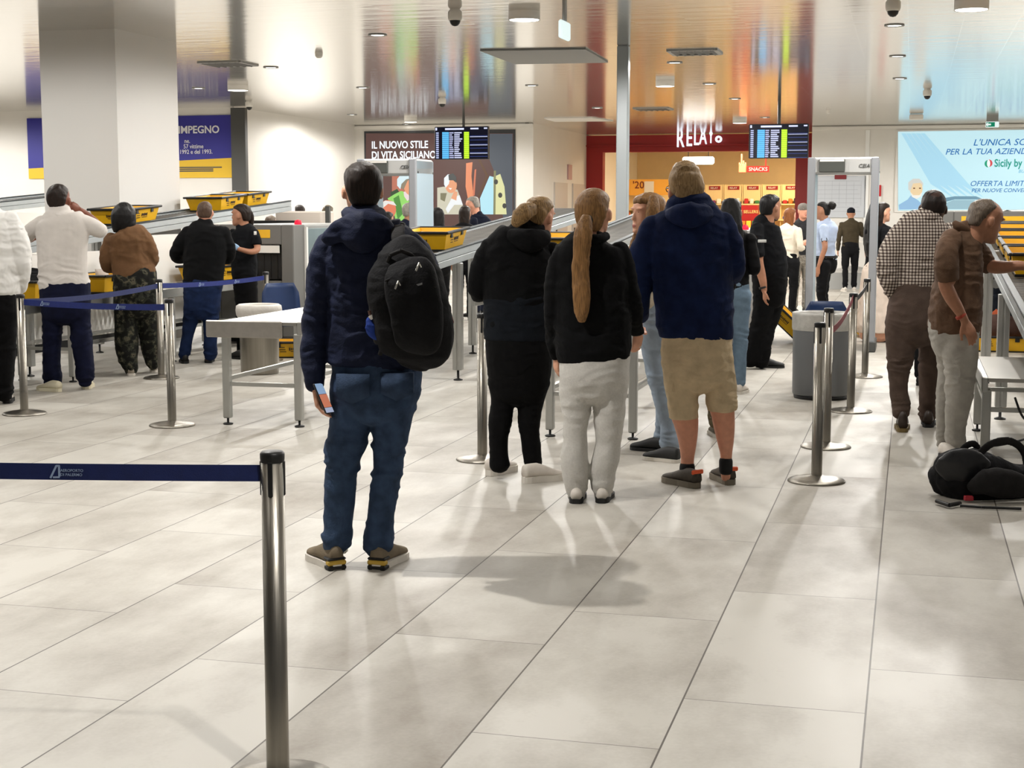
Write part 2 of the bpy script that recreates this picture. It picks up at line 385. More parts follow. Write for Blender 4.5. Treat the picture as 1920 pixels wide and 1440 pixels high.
for k in range(16):
    x = dv0+(dv1-dv0)*(k+.5)/16
    for zz in (.34, .67, 1.0, 1.33):
        mb = MB(); mb.lathe(W(x, 48.65, zz), [(0, 0), (.05, 0), (.05, .16), (.02, .21), (.02, .25), (0, .25)], 10)
        tag(mb.build('drink_bottle', MATS['goods_%d' % ((k*5+int(zz*10)) % 8)], origin=W(x, 48.65, zz)), 'bottle on the lit drinks shelf in the shop', 'bottle', 'bottles on the shop shelf')
# SNACKS sign with its hand shape, hanging
nv, nz = PU(1400, 323, 46.0); nv2, nz2 = PU(1442, 311, 46.0)
t = thing('hanging_snacks_sign', 'small red SNACKS sign hanging inside the shop', 'sign', W((nv+nv2)/2, 46.0, nz))
M_redglow = glow('sign_red_light', (235, 60, 50), 1.1)
mb = MB(); mb.rbox(nv, nv2, 46, 46.05, nz, nz2); mb.build('board', M_redglow, t)
mb = MB(); text_mesh(mb, 'SNACKS', W(nv+.06, 45.985, nz+.04), RV, RZ, .15, bold=.012); mb.build('lettering', glow('letter_glow', (255, 235, 220), 1.2), t)
mb = MB(); mb.rbox(nv-.24, nv-.02, 46, 46.05, nz-.02, nz2+.06, bev=.02)
for k in range(4): mb.rbox(nv-.24+k*.058, nv-.195+k*.058, 46, 46.05, nz2, nz2+[.1, .36, .16, .1][k], bev=.01)
mb.build('hand_shape', mat('hand_salmon', (236, 130, 100), .5), t)
mb = MB(); mb.cyl(W(nv2-.1, 46.02, nz2), W(nv2-.1, 46.02, ZC), .02); mb.build('rod', M_redglow, t)
mb = MB(); nv, nz = PU(1309, 301, 45.0)
t = thing('shop_ceiling_lamp', 'rectangular white lamp glowing under the shop ceiling', 'lamp', W(nv, 45, nz-.1))
mb.rbox(nv-.46, nv+.46, 44.95, 45.15, nz-.11, nz+.11, bev=.04); mb.build('diffuser', glow('shop_lamp', (255, 250, 238), 6.0), t)
mb = MB(); mb.cyl(W(nv-.3, 45.05, nz+.1), W(nv-.3, 45.05, ZC), .012); mb.cyl(W(nv+.3, 45.05, nz+.1), W(nv+.3, 45.05, ZC), .012); mb.build('suspension', M_black, t)
for (vv, uu, e) in ((-4.6, 45.5, 420), (0.2, 46.5, 420), (-2.2, 48.2, 330)):
    ld = bpy.data.lights.new('shop_light', 'AREA'); ld.energy = e; ld.shape = 'RECTANGLE'; ld.size = 2.5; ld.size_y = 1.2; ld.color = (1, .80, .52)
    lo = bpy.data.objects.new('shop_light', ld); COL.objects.link(lo); lo.location = W(vv, uu, ZC-.05); lo.rotation_euler = (0, 0, -YAW)

# ---------------------------------------------------------------- posters and boards on the walls
def rect_on(u, px0, y0, px1, y1): 
    a, z1 = PU(px0, y0, u); b, z0 = PU(px1, y1, u); return a, b, z0, z1
# blue and yellow banner on the left wall, its middle hidden by the column
u = uL-.03
a, b, z0, z1 = rect_on(u, 50, 222, 442, 333)
t = thing('wall_banner', 'wide blue banner with a yellow foot on the left wall behind the white column', 'banner', W((a+b)/2, u, z0))
M_bb = mat('banner_blue', (44, 42, 140), .55); M_by = mat('banner_yellow', (226, 184, 40), .55); M_wt = mat('banner_white', (225, 225, 230), .6)
zs = PU(400, 296, u)[1]; zs2 = PU(60, 316, u)[1]
mb = MB(); mb.prism([W(a, u, zs2), W(b, u, zs), W(b, u, z1), W(a, u, z1)], RU*.02); mb.build('blue_field', M_bb, t)
mb = MB(); mb.prism([W(a, u, z0), W(b, u, z0), W(b, u, zs), W(a, u, zs2)], RU*.02); mb.build('yellow_field', M_by, t)
mb = MB()
x, z = PU(412, 249, u); text_mesh(mb, 'IMPEGNO', W(x, u-.01, z), RV, RZ, .215, bold=.022, align='RIGHT')
for y, s_ in ((268, 'ne.'), (278, '57 vittime'), (288, '1992 e del 1993.')):
    x, z = PU({268: 357, 278: 382, 288: 399}[y], y, u); text_mesh(mb, s_, W(x, u-.01, z), RV, RZ, .125, bold=.004, align='RIGHT', xs=.9)
mb.build('lettering', M_wt, t)
mb = MB()
for y, xe in ((313.5, 416), (317, 400), (320.5, 400)):
    x, z = PU(xe, y, u); mb.rbox(a+2.2, x, u-.008, u, z-.012, z+.012)
mb.build('small_print', M_dgrey, t)
# big lit advertising picture on the back wall
u = uP-.04
a, b, z0, z1 = rect_on(u, 686, 250, 962, 436)
t = thing('advert_lightbox', 'large lit advertising picture of two smiling people on the back wall', 'advertisement', W((a+b)/2, u, z0))
mb = MB(); mb.rbox(a-.05, b+.05, u+.012, u+.05, z0-.05, z1+.05); mb.build('frame', mat('lightbox_frame', (60, 62, 66), .5), t)
def art(name, c, e, pts, off, parent=t, uu=None):
    mb = MB(); q = [W(*((lambda r: (r[0], (uu or u)-off, r[1]))(PU(px, py, (uu or u))))) for px, py in pts]
    mb.prism(q, RU*.002); return mb.build(name, glow('ink_%02x%02x%02x_%d' % (*c, int(e*10)), c, e), parent)
art('ground', (112, 84, 78), .75, [(686, 250), (962, 250), (962, 436), (686, 436)], 0)
art('grey_side', (98, 104, 112), .8, [(915, 251), (961, 251), (961, 435), (948, 435), (930, 330), (918, 300)], .003)
art('shutter', (236, 150, 110), 1.0, [(874, 306), (886, 304), (884, 330), (888, 372), (878, 376), (873, 350)], .003)
art('shutter_edge', (220, 130, 100), .9, [(890, 318), (893, 317), (890, 366), (886, 368)], .003)
art('doorway', (205, 130, 108), .8, [(735, 328), (786, 326), (786, 372), (735, 372)], .003)
art('hedge', (70, 92, 66), .8, [(733, 360), (745, 354), (752, 366), (740, 380), (732, 376)], .004)
art('sky_patch', (180, 225, 238), 1.1, [(918, 330), (926, 332), (928, 402), (902, 402), (900, 372)], .004)
art('house_wall', (226, 226, 170), 1.0, [(925, 332), (938, 326), (946, 350), (950, 402), (926, 402)], .005)
art('window_bar', (150, 150, 110), .8, [(926, 320), (930, 320), (929, 402), (925, 402)], .006)
art('beam', (120, 90, 70), .7, [(897, 300), (901, 300), (916, 330), (899, 370), (896, 368), (911, 330)], .006)
for i, (x, y) in enumerate(((930, 341), (938, 366), (946, 386))):
    art('leaf_shade', (90, 90, 84), .7, [(x+4*math.cos(k*.7), y+5*math.sin(k*.7)) for k in range(9)], .007)
def ell(cx, cy, rx, ry, n=18, a0=0, a1=2*math.pi): return [(cx+rx*math.cos(a0+(a1-a0)*k/n), cy+ry*math.sin(a0+(a1-a0)*k/n)) for k in range(n if a1-a0 > 6 else n+1)]
art('green_jacket', (150, 214, 110), 1.05, [(727, 372), (740, 364), (752, 358), (768, 362), (778, 366), (786, 372), (786, 420), (744, 420), (738, 398)], .008)
art('jacket_shade', (90, 150, 74), .9, [(738, 372), (748, 366), (756, 400), (746, 412)], .010)
art('shirt_collar', (236, 216, 220), 1.0, [(757, 360), (762, 358), (770, 372), (764, 377), (758, 368)], .011)
art('left_face', (226, 158, 122), 1.05, ell(770, 347, 13, 19), .012)
art('left_hair', (150, 140, 120), .9, [(752, 352), (752, 334), (762, 330), (774, 330), (764, 340), (757, 356)], .014)
art('left_cap', (206, 226, 232), 1.15, [(745, 348), (745, 336), (752, 327), (766, 325), (777, 330), (775, 334), (762, 336), (753, 345), (751, 355)], .016)
art('left_eye', (90, 50, 40), .6, ell(774, 343, 2.2, 1.4, 8), .018)
art('left_mouth', (150, 70, 60), .7, [(773, 355), (780, 354), (777, 358)], .018)
art('table_ball', (226, 130, 100), 1.0, ell(727, 393, 16, 18), .012)
art('napkin', (236, 232, 228), 1.0, [(712, 385), (722, 376), (738, 378), (744, 386), (728, 382), (716, 392)], .014)
art('right_coat', (208, 204, 184), 1.0, [(820, 352), (832, 350), (846, 352), (858, 356), (868, 384), (862, 402), (820, 402)], .008)
art('coat_shade', (140, 136, 108), .85, [(826, 362), (838, 362), (834, 378), (826, 374)], .010)
art('right_sleeve', (232, 236, 238), 1.1, [(836, 392), (848, 370), (862, 366), (868, 384), (852, 384), (840, 400)], .012)
art('right_face', (228, 160, 122), 1.05, ell(846, 347, 11, 15), .013)
art('right_hand', (228, 164, 128), 1.05, [(846, 372), (852, 358), (858, 360), (856, 376)], .016)
art('right_cap', (226, 234, 238), 1.15, [(833, 346), (833, 334), (840, 327), (845, 327), (842, 345), (836, 352)], .016)
art('right_hair', (92, 94, 92), .8, [(841, 328), (850, 325), (856, 332), (856, 343), (850, 338), (842, 338)], .017)
art('right_smile', (250, 240, 235), 1.1, [(841, 352), (848, 353), (845, 356)], .018)
art('red_ticket', (236, 70, 90), 1.0, [(783, 328), (789, 328), (789, 341), (783, 341)], .010)
mb = MB(); 
x, z = PU(697, 278.5, u); x2 = PU(808, 278, u)[0]
text_mesh(mb, 'IL NUOVO STILE', W(x, u-.02, z), RV, RZ, .255, bold=.016, xs=.80); mb.build('headline', glow('advert_letters', (236, 244, 250), 1.5), t); mb = MB()
x, z = PU(697, 297.5, u); text_mesh(mb, 'DI VITA SICILIANO', W(x, u-.02, z), RV, RZ, .255, bold=.016, xs=.80)
mb.build('headline', glow('advert_letters', (236, 244, 250), 1.5), t)
# big lit advertisement on the right wall
u = uR-.04
a, b, z0, z1 = rect_on(u, 1684, 247, 2160, 395)
t = thing('advert_lightbox', 'wide pale blue lit advertisement with green and blue lettering on the right wall', 'advertisement', W((a+b)/2, u, z0))
mb = MB(); mb.rbox(a-.04, b+.04, u+.012, u+.06, z0-.04, z1+.04); mb.build('frame', M_white, t)
art('ground', (196, 232, 240), 1.15, [(1684, 247), (2160, 240), (2160, 391), (1684, 395)], 0, t)
for k in range(5):
    art('light_streak', (172, 218, 238), 1.12, [(1690+k*9, 250), (1698+k*9, 250), (1760+k*14, 345), (1790+k*14, 372), (1745+k*14, 345)], .003+.0004*k, t)
art('suit', (150, 190, 222), 1.1, [(1685, 384), (1702, 374), (1708, 366), (1722, 376), (1738, 392), (1686, 393)], .006, t)
art('portrait_face', (232, 206, 164), 1.15, ell(1718, 354, 12, 17), .008, t)
art('portrait_hair', (212, 212, 204), 1.1, [(1703, 356), (1703, 342), (1712, 335), (1724, 335), (1731, 343), (1731, 350), (1726, 343), (1712, 344), (1707, 358)], .010, t)
art('portrait_beard', (240, 236, 226), 1.15, [(1707, 360), (1712, 366), (1724, 366), (1729, 360), (1727, 368), (1718, 373), (1710, 369)], .010, t)
art('portrait_eye', (120, 90, 60), .8, ell(1714, 353, 2.2, 1.3, 8), .012, t); art('portrait_eye', (120, 90, 60), .8, ell(1725, 353, 2.2, 1.3, 8), .012, t)
art('car_roof', (120, 160, 180), .95, [(1766, 372), (1790, 368), (1830, 368), (1850, 376), (1852, 382), (1830, 374), (1790, 374), (1768, 380)], .008, t)
art('car_glass', (160, 196, 208), 1.0, [(1772, 381), (1788, 375), (1828, 375), (1838, 392), (1772, 392)], .007, t)
mb = MB()
M_adb = glow('advert_blue', (40, 116, 190), .9)
def adtext(mb, s_, px, py, hpx, xs=1.0, bold=.0, shear=.25):
    x, z = PU(px, py, u); hh = PU(px, py-hpx, u)[1]-z; text_mesh(mb, s_, W(x, u-.02, z), RV, RZ, hh/.70, bold=bold, xs=xs, shear=shear)
for s_, *q in (("L'UNICA SCELTA", 1824, 273, 12, 1.05, .004), ('PER LA TUA AZIENDA', 1772, 290, 11, 1.02, .004), ('OFFERTA LIMITATA', 1818, 349, 10, 1.0), ('PER NUOVE CONVENZIONI', 1821, 360.5, 7.2, 1.0, .004)):
    mb = MB(); adtext(mb, s_, *q); mb.build('slogan_line', M_adb, t)
mb = MB(); adtext(mb, 'Sicily by Car', 1864, 312.5, 14, .78, .018, 0.0); mb.build('name_lettering', glow('advert_green', (20, 160, 140), .9), t)
mb = MB(); adtext(mb, 'BUSINESS', 1909, 324, 6, 1.0, .0); mb.build('small_lettering', glow('advert_pale', (120, 190, 220), 1.0), t)
art('emblem', (40, 170, 130), .9, ell(1853, 307, 7, 7, 12, math.pi/2, math.pi*1.5), .012, t); art('emblem', (226, 90, 96), .9, ell(1854, 306, 7, 7, 12, -math.pi/2, math.pi*.5), .012, t)
art('emblem', (240, 250, 250), 1.1, ell(1853.5, 306.5, 3, 7, 12), .014, t)
# notice board, red plates and small signs on the right wall
u = uR-.03
a, b, z0, z1 = rect_on(u, 1526, 330, 1622, 408)
t = thing('wall_plan', 'pale grey floor plan sheet on the right wall seen through the metal detector', 'notice', W((a+b)/2, u, z0))
mb = MB(); mb.rbox(a, b, u, u+.02, z0, z1); mb.build('sheet', mat('plan_sheet', (196, 200, 206), .5), t)
mb = MB()
for k in range(9): mb.rbox(a+.08, b-.1-.05*(k % 3), u-.004, u, z0+.15+k*.11, z0+.158+k*.11)
for k in range(7): mb.rbox(a+.1+k*.18, a+.106+k*.18, u-.004, u, z0+.3, z1-.12-.04*(k % 2))
mb.build('plan_lines', mat('plan_line', (168, 172, 180), .6), t)
for (q, nm, lb, c) in (((1565, 328, 1587, 336), 'door_plate', 'small dark red plate above the floor plan sheet', (120, 24, 32)), ((1640, 347, 1652, 368), 'fire_sign', 'small red and white fire sign on the right wall beside the advertisement', (190, 30, 34)), ((1641, 411, 1654, 423), 'call_box', 'red alarm box low on the right wall beside the advertisement', (206, 26, 30))):
    a, b, z0, z1 = rect_on(u, *q); mb = MB(); mb.rbox(a, b, u-.03, u+.02, z0, z1, bev=.01); t = tag(mb.build(nm, mat(nm+'_red', c, .45), origin=W((a+b)/2, u, z0)), lb, 'sign')
    if nm == 'fire_sign':
        mb = MB(); mb.rbox(a, b, u-.03, u+.02, z0-.22, z0-.01); mb.build('lower_label', M_white, t)
mb = MB(); x = PU(1622, 300, u)[0]; mb.rbox(x, x+.1, u, u+.02, 0, ZC-.12); struct('trim_4', mb, mat('seam_white', (240, 240, 238), .4))
# plain service doors on the recess wall (left of the shop)
for k, (px, uu) in enumerate(((1030, 38.6), (1060, 40.8))):
    mb = MB(); mb.rbox(vA, vA+.04, uu, uu+1.5, 0, 2.35); struct('door_%d' % (k+1), mb, mat('door_beige', (200, 192, 184), .5))
    mb = MB(); mb.rbox(vA+.04, vA+.06, uu+.1, uu+.22, .95, 1.15); tag(mb.build('door_handle', M_dgrey, bpy.data.objects['door_%d' % (k+1)], origin=(0, 0, 0)))
mb = MB(); mb.rbox(vA, vA+.04, 40.2, 40.65, 2.45, 2.85); tag(mb.build('small_door_sign', mat('pink_sign', (190, 150, 150), .5), origin=W(vA, 40.4, 2.45)), 'small square sign on the recess wall left of the red shop front', 'sign')

# ---------------------------------------------------------------- flight boards hanging from the ceiling
def board(px0, y0, px1, y1, D, pxpole, label, rows):
    c = P((px0+px1)/2, (y0+y1)/2, D); v_, u_ = UV(c); wd = (px1-px0)/F*D*1.0; ht = (y1-y0)/F*D
    t = thing('flight_board', label, 'screen', c-RZ*ht/2)
    mb = MB(); mb.box(c+RU*.05, (wd, .1, ht), (RV, RU, RZ), bev=.01); mb.build('housing', M_black, t)
    o = c-RV*wd/2+RZ*ht/2-RU*.004
    mb = MB(); q = [o+RV*x*wd-RZ*y*ht for x, y in ((.01, .99), (.99, .99), (.99, .015), (.01, .015))]
    mb.prism(q, RU*.004); mb.build('display', glow('board_dark', (8, 10, 34), .8), t)
    def bars(nm, c_, e, lst):
        mb = MB()
        for x0, x1, ya, yb in lst: mb.prism([o-RU*.003+RV*x*wd-RZ*y*ht for x, y in ((x0, yb), (x1, yb), (x1, ya), (x0, ya))], RU*.002)
        mb.build(nm, glow('board_'+nm, c_, e), t)
    r0, dr = .17, .82/rows; rr = random.Random(int(px0))
    Y = [(r0+i*dr, r0+(i+.62)*dr) for i in range(rows)]
    bars('header_text', (220, 226, 255), 1.3, [(.02, .05, .03, .11), (.2, .55, .045, .10), (.67, .82, .045, .09), (.92, .98, .04, .08)])
    bars('time_column', (190, 200, 240), 1.1, [(.03, .08, a, b) for a, b in Y])
    bars('flight_column', (96, 186, 240), 1.3, [(.145, .27, a-.005, b+.01) for a, b in Y])
    bars('gate_text', (190, 196, 236), 1.0, [(.28, .28+rr.uniform(.05, .08), a, b) for a, b in Y])
    bars('destination_text', (206, 212, 244), 1.1, [(.37, .37+rr.uniform(.08, .15), a, b) for a, b in Y])
    bars('status_column', (190, 236, 50), 1.4, [(.55, .645, a-.005, b+.012) for a, b in Y])
    bars('rule_lines', (70, 90, 170), 1.0, [(.66, .985, b+.01, b+.02) for a, b in Y[1::2]])
    bars('status_text', (214, 220, 250), 1.1, [(.66, .985, a+.01, b-.01) for a, b in Y[2:rows:4]])
    x = P(pxpole, y0, D); vq, uq = UV(x)
    mb = MB(); mb.cyl(W(vq, u_+.06, c.z+ht/2), W(vq, u_+.06, ZC), .03); mb.build('hanging_pole', M_dgrey, t)
board(813, 238, 917, 298, 33.5, 868, 'flight departures screen hanging in front of the large advertising picture', 13)
board(1405, 233, 1514, 296, 28.5, 1460, 'flight departures screen hanging at the right end of the red shop front', 14)

# ---------------------------------------------------------------- things on the ceiling
def ceil_pt(px, py): return FL(px, py, ZC)
LN = [0]
def downlight(p, label=None, group='recessed ceiling downlights', light=1.0, r=.11, ang=176):
    t = thing('downlight', label or 'round recessed downlight in the glossy ceiling', 'lamp', (p.x, p.y, ZC), group)
    mb = MB(); mb.lathe((p.x, p.y, ZC-.012), [(r*.78, .012), (r, .012), (r*1.05, .004), (r*1.02, 0), (r*.8, 0)], 28); mb.build('trim_ring', M_grey, t)
    mb = MB(); mb.cyl((p.x, p.y, ZC-.004), (p.x, p.y, ZC-.0005), r*.79, n=28); mb.build('diffuser', M_lampw, t)
    if light: lamp(t, p, ZC-.02, light, ang=ang)
    return t
def lamp(t, p, z, e=1.0, size=.2, ang=176):
    ld = bpy.data.lights.new('lamp_light', 'SPOT'); ld.energy = LAMP_W*20*e; ld.spot_size = math.radians(ang); ld.spot_blend = .6 if ang < 150 else .3; ld.shadow_soft_size = size*.25; ld.color = (1, .97, .925)
    lo = bpy.data.objects.new('lamp_light', ld); COL.objects.link(lo); lo.parent = t; lo.location = (0, 0, z-t.location.z)
seen = [(708, 65, 1), (508, 126, 1), (1677, 47, 1), (1683, 105, 1), (1687, 147, 1), (1265, 117, 1), (1330, 157, 1), (997, 160, 1), (372, 165, 1), (680, 164, .4), (1120, 202, 1), (660, 215, 1), (1378, 185, 1), (1434, 220, 0), (990, 231, 0), (762, 233, 0)]
LBL = {0: 'left of the exit sign, above the tall backpack traveller', 1: 'right of the white column beside the square air vent', 2: 'nearest of the three in a row above the metal detector', 3: 'middle of the three in a row above the metal detector', 4: 'farthest of the three in a row above the metal detector', 5: 'just below the square vent above the shop', 6: 'left of the right flight screen pole, above the shop letters', 7: 'halfway between the two flight screens', 8: 'over the blue banner on the left', 9: 'left of the lit picture, over the side wall'}
for i, (x, y, l) in enumerate(seen):
    if i in LBL: downlight(ceil_pt(x, y), 'round recessed downlight '+LBL[i], light=2.0*l)
    else: downlight(ceil_pt(x, y), 'distant round downlight close to the back walls', 'distant downlights', light=2.0*l)
# lamps of the same grid that hang over the near part of the hall
near = [(0.62, 2.3), (-1.83, 6.9)]
grid = []
for i, u_ in enumerate((2.4, 6.0, 9.8, 13.6)):
    for j, v_ in enumerate((-13.2, -9.9, -6.6, -3.3, 0.0, 3.3, 6.6)):
        q = W(v_, u_)
        if any((q.x-a)**2+(q.y-b)**2 < 2.6**2 for a, b in near): continue
        grid.append((q.x, q.y))
for q in near+grid: downlight(Vector((q[0], q[1], ZC)), 'round recessed downlight over the near part of the hall, above the view', 'near downlights', light=(3.3 if q[1] > 4 else 2.2) if q in near else (.12 if q[1] < 9 else 1.1), ang=125 if q in near else 176)
for v_, u_, e_ in ((-16.6, 18.5, 3.2), (-16.6, 24.5, 3.2), (-20, 22, 3.2), (-20, 26.5, 3.2), (6.5, 19, 3), (6.5, 25, 3), (6.5, 31, 3), (3.5, 36.6, 4), (6.5, 36.6, 4), (10, 36.6, 4)): downlight(W(v_, u_, ZC), 'unseen downlight added over the side of the hall to brighten its walls', 'added side downlights', light=e_)  # unseen lamps added beyond both frame edges to brighten the side and far walls
def surface_lamp(px, py, label, wpx):
    p = ceil_pt(px, py); D = p.y; r = wpx/2/F*D; t = thing('surface_lamp', label, 'lamp', (p.x, p.y, ZC-.09))
    mb = MB(); mb.lathe((p.x, p.y, ZC-.09), [(r*.9, .01), (r, 0), (r*1.0, .09)], 32); mb.build('drum', M_white, t)
    mb = MB(); mb.cyl((p.x, p.y, ZC-.088), (p.x, p.y, ZC-.078), r*.93, n=32); mb.build('diffuser', M_lampw, t)
    lamp(t, p, ZC-.11, 2.2)
surface_lamp(983, 22, 'drum-shaped ceiling lamp left of the hanging exit sign', 58)
surface_lamp(446, 160, 'drum-shaped ceiling lamp above the word on the blue banner', 38)
surface_lamp(1247, 152, 'drum-shaped ceiling lamp right of the slim grey post', 35)
surface_lamp(1822, 2, 'drum-shaped ceiling lamp at the top right above the pale blue advertisement', 62)
surface_lamp(770, 222, 'small drum-shaped ceiling lamp above the lit picture', 24)
surface_lamp(1387, 224, 'small drum-shaped ceiling lamp right of the shop letters', 26)
def vent(px, py, wm, label):
    p = ceil_pt(px, py); v_, u_ = UV(p); t = thing('air_vent', label, 'vent', (p.x, p.y, ZC-.02))
    h = wm/2; mb = MB()
    for s_ in (-1, 1): mb.rbox(v_+s_*h-.03, v_+s_*h+.03, u_-h, u_+h, ZC-.02, ZC); mb.rbox(v_-h, v_+h, u_+s_*h-.03, u_+s_*h+.03, ZC-.02, ZC)
    mb.build('frame', M_grey, t)
    mb = MB(); mb.rbox(v_-h, v_+h, u_-h, u_+h, ZC-.004, ZC-.001); mb.build('duct', M_black, t)
    for k in range(6):
        x = v_-h+wm*(k+.5)/6; mb = MB(); mb.box(W(x, u_, ZC-.014), (.05, wm-.04, .006), ((RV*.8+RZ*.6).normalized(), RU, RV.cross(RU)), bev=0); mb.build('slat', M_dgrey, t)
vent(1303, 97, .62, 'square slatted air vent in the ceiling above the shop')
vent(428, 119, .62, 'square slatted air vent in the ceiling right of the white column')
vent(1225, 204, .7, 'distant square air vent in the ceiling beside the grey post')
def smoke(px, py, label):
    p = ceil_pt(px, py); mb = MB(); mb.lathe((p.x, p.y, ZC), [(0, -.07), (.03, -.068), (.05, -.045), (.055, 0)], 20); tag(mb.build('smoke_detector', M_white, origin=(p.x, p.y, ZC)), label, 'detector')
smoke(598, 99, 'flat round detector in the ceiling right of the square vent'); smoke(1553, 207, 'small round detector in the ceiling above the metal detector')
def dome(px, py, label):
    p = ceil_pt(px, py-5); t = thing('dome_camera', label, 'camera', (p.x, p.y, ZC-.2))
    mb = MB(); mb.lathe((p.x, p.y, ZC-.12), [(.0, 0), (.065, 0), (.075, .03), (.075, .09), (.05, .12)], 24); mb.build('housing', M_white, t)
    mb = MB(); mb.lathe((p.x, p.y, ZC-.12), [(0, -.06), (.03, -.052), (.05, -.03), (.058, 0)], 24); mb.build('lens_dome', M_black, t)
dome(853, 22, 'white dome camera on the ceiling left of the drum lamp'); dome(829, 188, 'white dome camera on the ceiling above the left flight screen'); dome(467, 194, 'white dome camera on the ceiling right of the blue banner')
dome(1739, 172, 'white dome camera on the ceiling above the pale blue advertisement'); dome(1675, 3, 'white dome camera at the top edge of the ceiling, above the row of three downlights'); dome(656, 240, 'white dome camera high on the corner left of the lit picture')
# recessed hatch panels in the ceiling
for q, lb, m_ in ((((900, 93), (965, 118), (1140, 115), (1098, 90)), 'large dull grey square panel in the glossy ceiling left of the grey post', mat('hatch_grey', (128, 128, 126), .6)), (((1020, 221), (1040, 227), (1150, 226), (1110, 220)), 'distant pale square panel in the glossy ceiling before the shop', M_white)):
    pts = [ceil_pt(*x)-RZ*.02 for x in q]; mb = MB(); mb.prism(pts, RZ*.018); tag(mb.build('ceiling_hatch', m_, origin=pts[0]), lb, 'panel')
# exit signs
M_green = glow('exit_green', (16, 140, 104), .9); M_exw = glow('exit_white', (226, 242, 240), 1.2)
D = 15.5; c = P(1058.5, 57, D); t = thing('exit_sign', 'hanging exit sign seen at an angle, lit white with a green running figure', 'sign', c-RZ*.1)
ax = ((RU+RV*.03).normalized(), (RV-RU*.03).normalized(), RZ)
mb = MB(); mb.box(c, (.34, .045, .18), ax, bev=.015); mb.build('case', M_exw, t)
mb = MB(); mb.box(c-ax[1]*.024, (.2, .004, .13), ax); mb.build('green_symbol', M_green, t)
mb = MB(); mb.box(c-ax[1]*.027-ax[0]*.03, (.05, .004, .09), ax); mb.box(c-ax[1]*.027+ax[0]*.06, (.05, .004, .05), ax); mb.build('running_figure', M_exw, t)
mb = MB(); mb.box(Vector((c.x, c.y, (c.z+.09+ZC)/2)), (.09, .03, ZC-c.z-.09), ax, bev=.008); mb.build('hanger', M_grey, t)
a, z0 = PU(1848, 239, 36.5); b, z1 = PU(1873, 228, 36.5); c = W((a+b)/2, 36.5, (z0+z1)/2)
t = thing('exit_sign', 'green exit sign with a left arrow hanging above the pale blue advertisement', 'sign', c-RZ*.08)
mb = MB(); mb.box(c, (b-a, .06, z1-z0), (RV, RU, RZ), bev=.01); mb.build('case', M_exw, t)
mb = MB(); mb.box(c-RU*.033-RV*(b-a)*.03, ((b-a)*.86, .006, (z1-z0)*.8), (RV, RU, RZ)); mb.build('green_field', M_green, t)
mb = MB(); q = c-RU*.04-RV*.09; mb.prism([q+RV*x*.12+RZ*y*.12 for x, y in ((-.5, 0), (0, .4), (0, .15), (.5, .15), (.5, -.15), (0, -.15), (0, -.4))], RU*.003); mb.box(c-RU*.039+RV*.1, (.09, .004, .1), (RV, RU, RZ)); mb.build('arrow_symbol', M_exw, t)
mb = MB(); mb.box(Vector((c.x, c.y, (c.z+ZC)/2+.03)), ((b-a)*.9, .02, ZC-c.z-.06), (RV, RU, RZ)); mb.build('hanger', M_grey, t)
a = P(1718, 223, 34); mb = MB(); mb.box(Vector((a.x, a.y, ZC-.07)), (.3, .2, .12), (RV, RU, RZ), bev=.02); tag(mb.build('emergency_lamp', M_white, origin=(a.x, a.y, ZC-.14)), 'small boxy emergency lamp under the ceiling left of the green exit sign', 'lamp')
# ================================================================ barrier posts and belts
def post_proto():
    t = thing('barrier_post', '', 'barrier post', (0, 0, 0))
    mb = MB(); mb.lathe((0, 0, 0), [(0, 0), (.172, 0), (.174, .006), (.165, .014), (.12, .024), (.05, .034), (.034, .04), (0, .04)], 48); mb.build('base', M_steel, t)
    mb = MB(); mb.lathe((0, 0, 0), [(.0325, .034), (.0325, .955), (0, .955)], 32); mb.build('pole', M_steel, t)
    mb = MB(); mb.lathe((0, 0, 0), [(0.0335, .938), (.0345, .950), (.0345, .962), (.030, .968), (0, .968)], 32); mb.build('cap', M_black, t)
    for k in range(4):
        a = math.pi/2*k; d = Vector((math.cos(a), math.sin(a), 0)); mb = MB(); mb.box(d*.0315+RZ*.892, (.008, .014, .1), (d, RZ.cross(d), RZ), bev=.003); mb.build('slot', M_black, t)
    return t
PP = post_proto(); first = [True]
def bpost(px, ytop, rot, label, D=None):
    if D is None: D = (HC-.966)*F/(ytop-393.2)
    p = P(px, 720, D); m = Matrix.Translation((p.x, p.y, 0)) @ Matrix.Rotation(rot-YAW, 4, 'Z')
    if first[0]: PP.matrix_world = m; PP['label'] = label; first[0] = False; o = PP
    else: o = dup(PP, m, label=label)
    return Vector((p.x, p.y, 0))
A1 = bpost(508, 845, .20, 'nearest steel barrier post at the lower left, cut off by the frame bottom', 4.19)
A2 = bpost(321, 560, .35, 'steel barrier post before the brown-jacketed woman, left of the steel bench')
A3 = bpost(44, 551, .35, 'steel barrier post at the far left beside the white-jacketed person')
A4 = bpost(303, 523, .3, 'steel barrier post right behind another one, beside the camouflage trousers')
A5 = bpost(904, 587, .2, 'steel barrier post at the left side of the woman with the blond bun')
A6 = bpost(1535, 604, .2, 'steel barrier post nearest to us in the row in front of the grey bin')
A7 = bpost(1551, 577, .2, 'second steel barrier post directly behind the nearest one before the grey bin')
A8 = bpost(1596, 549, .2, 'steel barrier post right of the grey bin, with the dark red belt')
A9 = bpost(1621, 522, .2, 'farthest steel barrier post, in front of the right leg of the metal detector')
A10 = bpost(502, 506, .2, 'steel barrier post beside the blue chair, half hidden by the round steel bin', 16.5)
M_belt = mat('belt_blue', (8, 32, 108), .7, 0, .1, 30, .2, 300)
M_belt2 = mat('belt_navy', (6, 26, 82), .75, 0, .1, 30, .2, 300)
M_beltred = mat('belt_maroon', (120, 24, 40), .7)
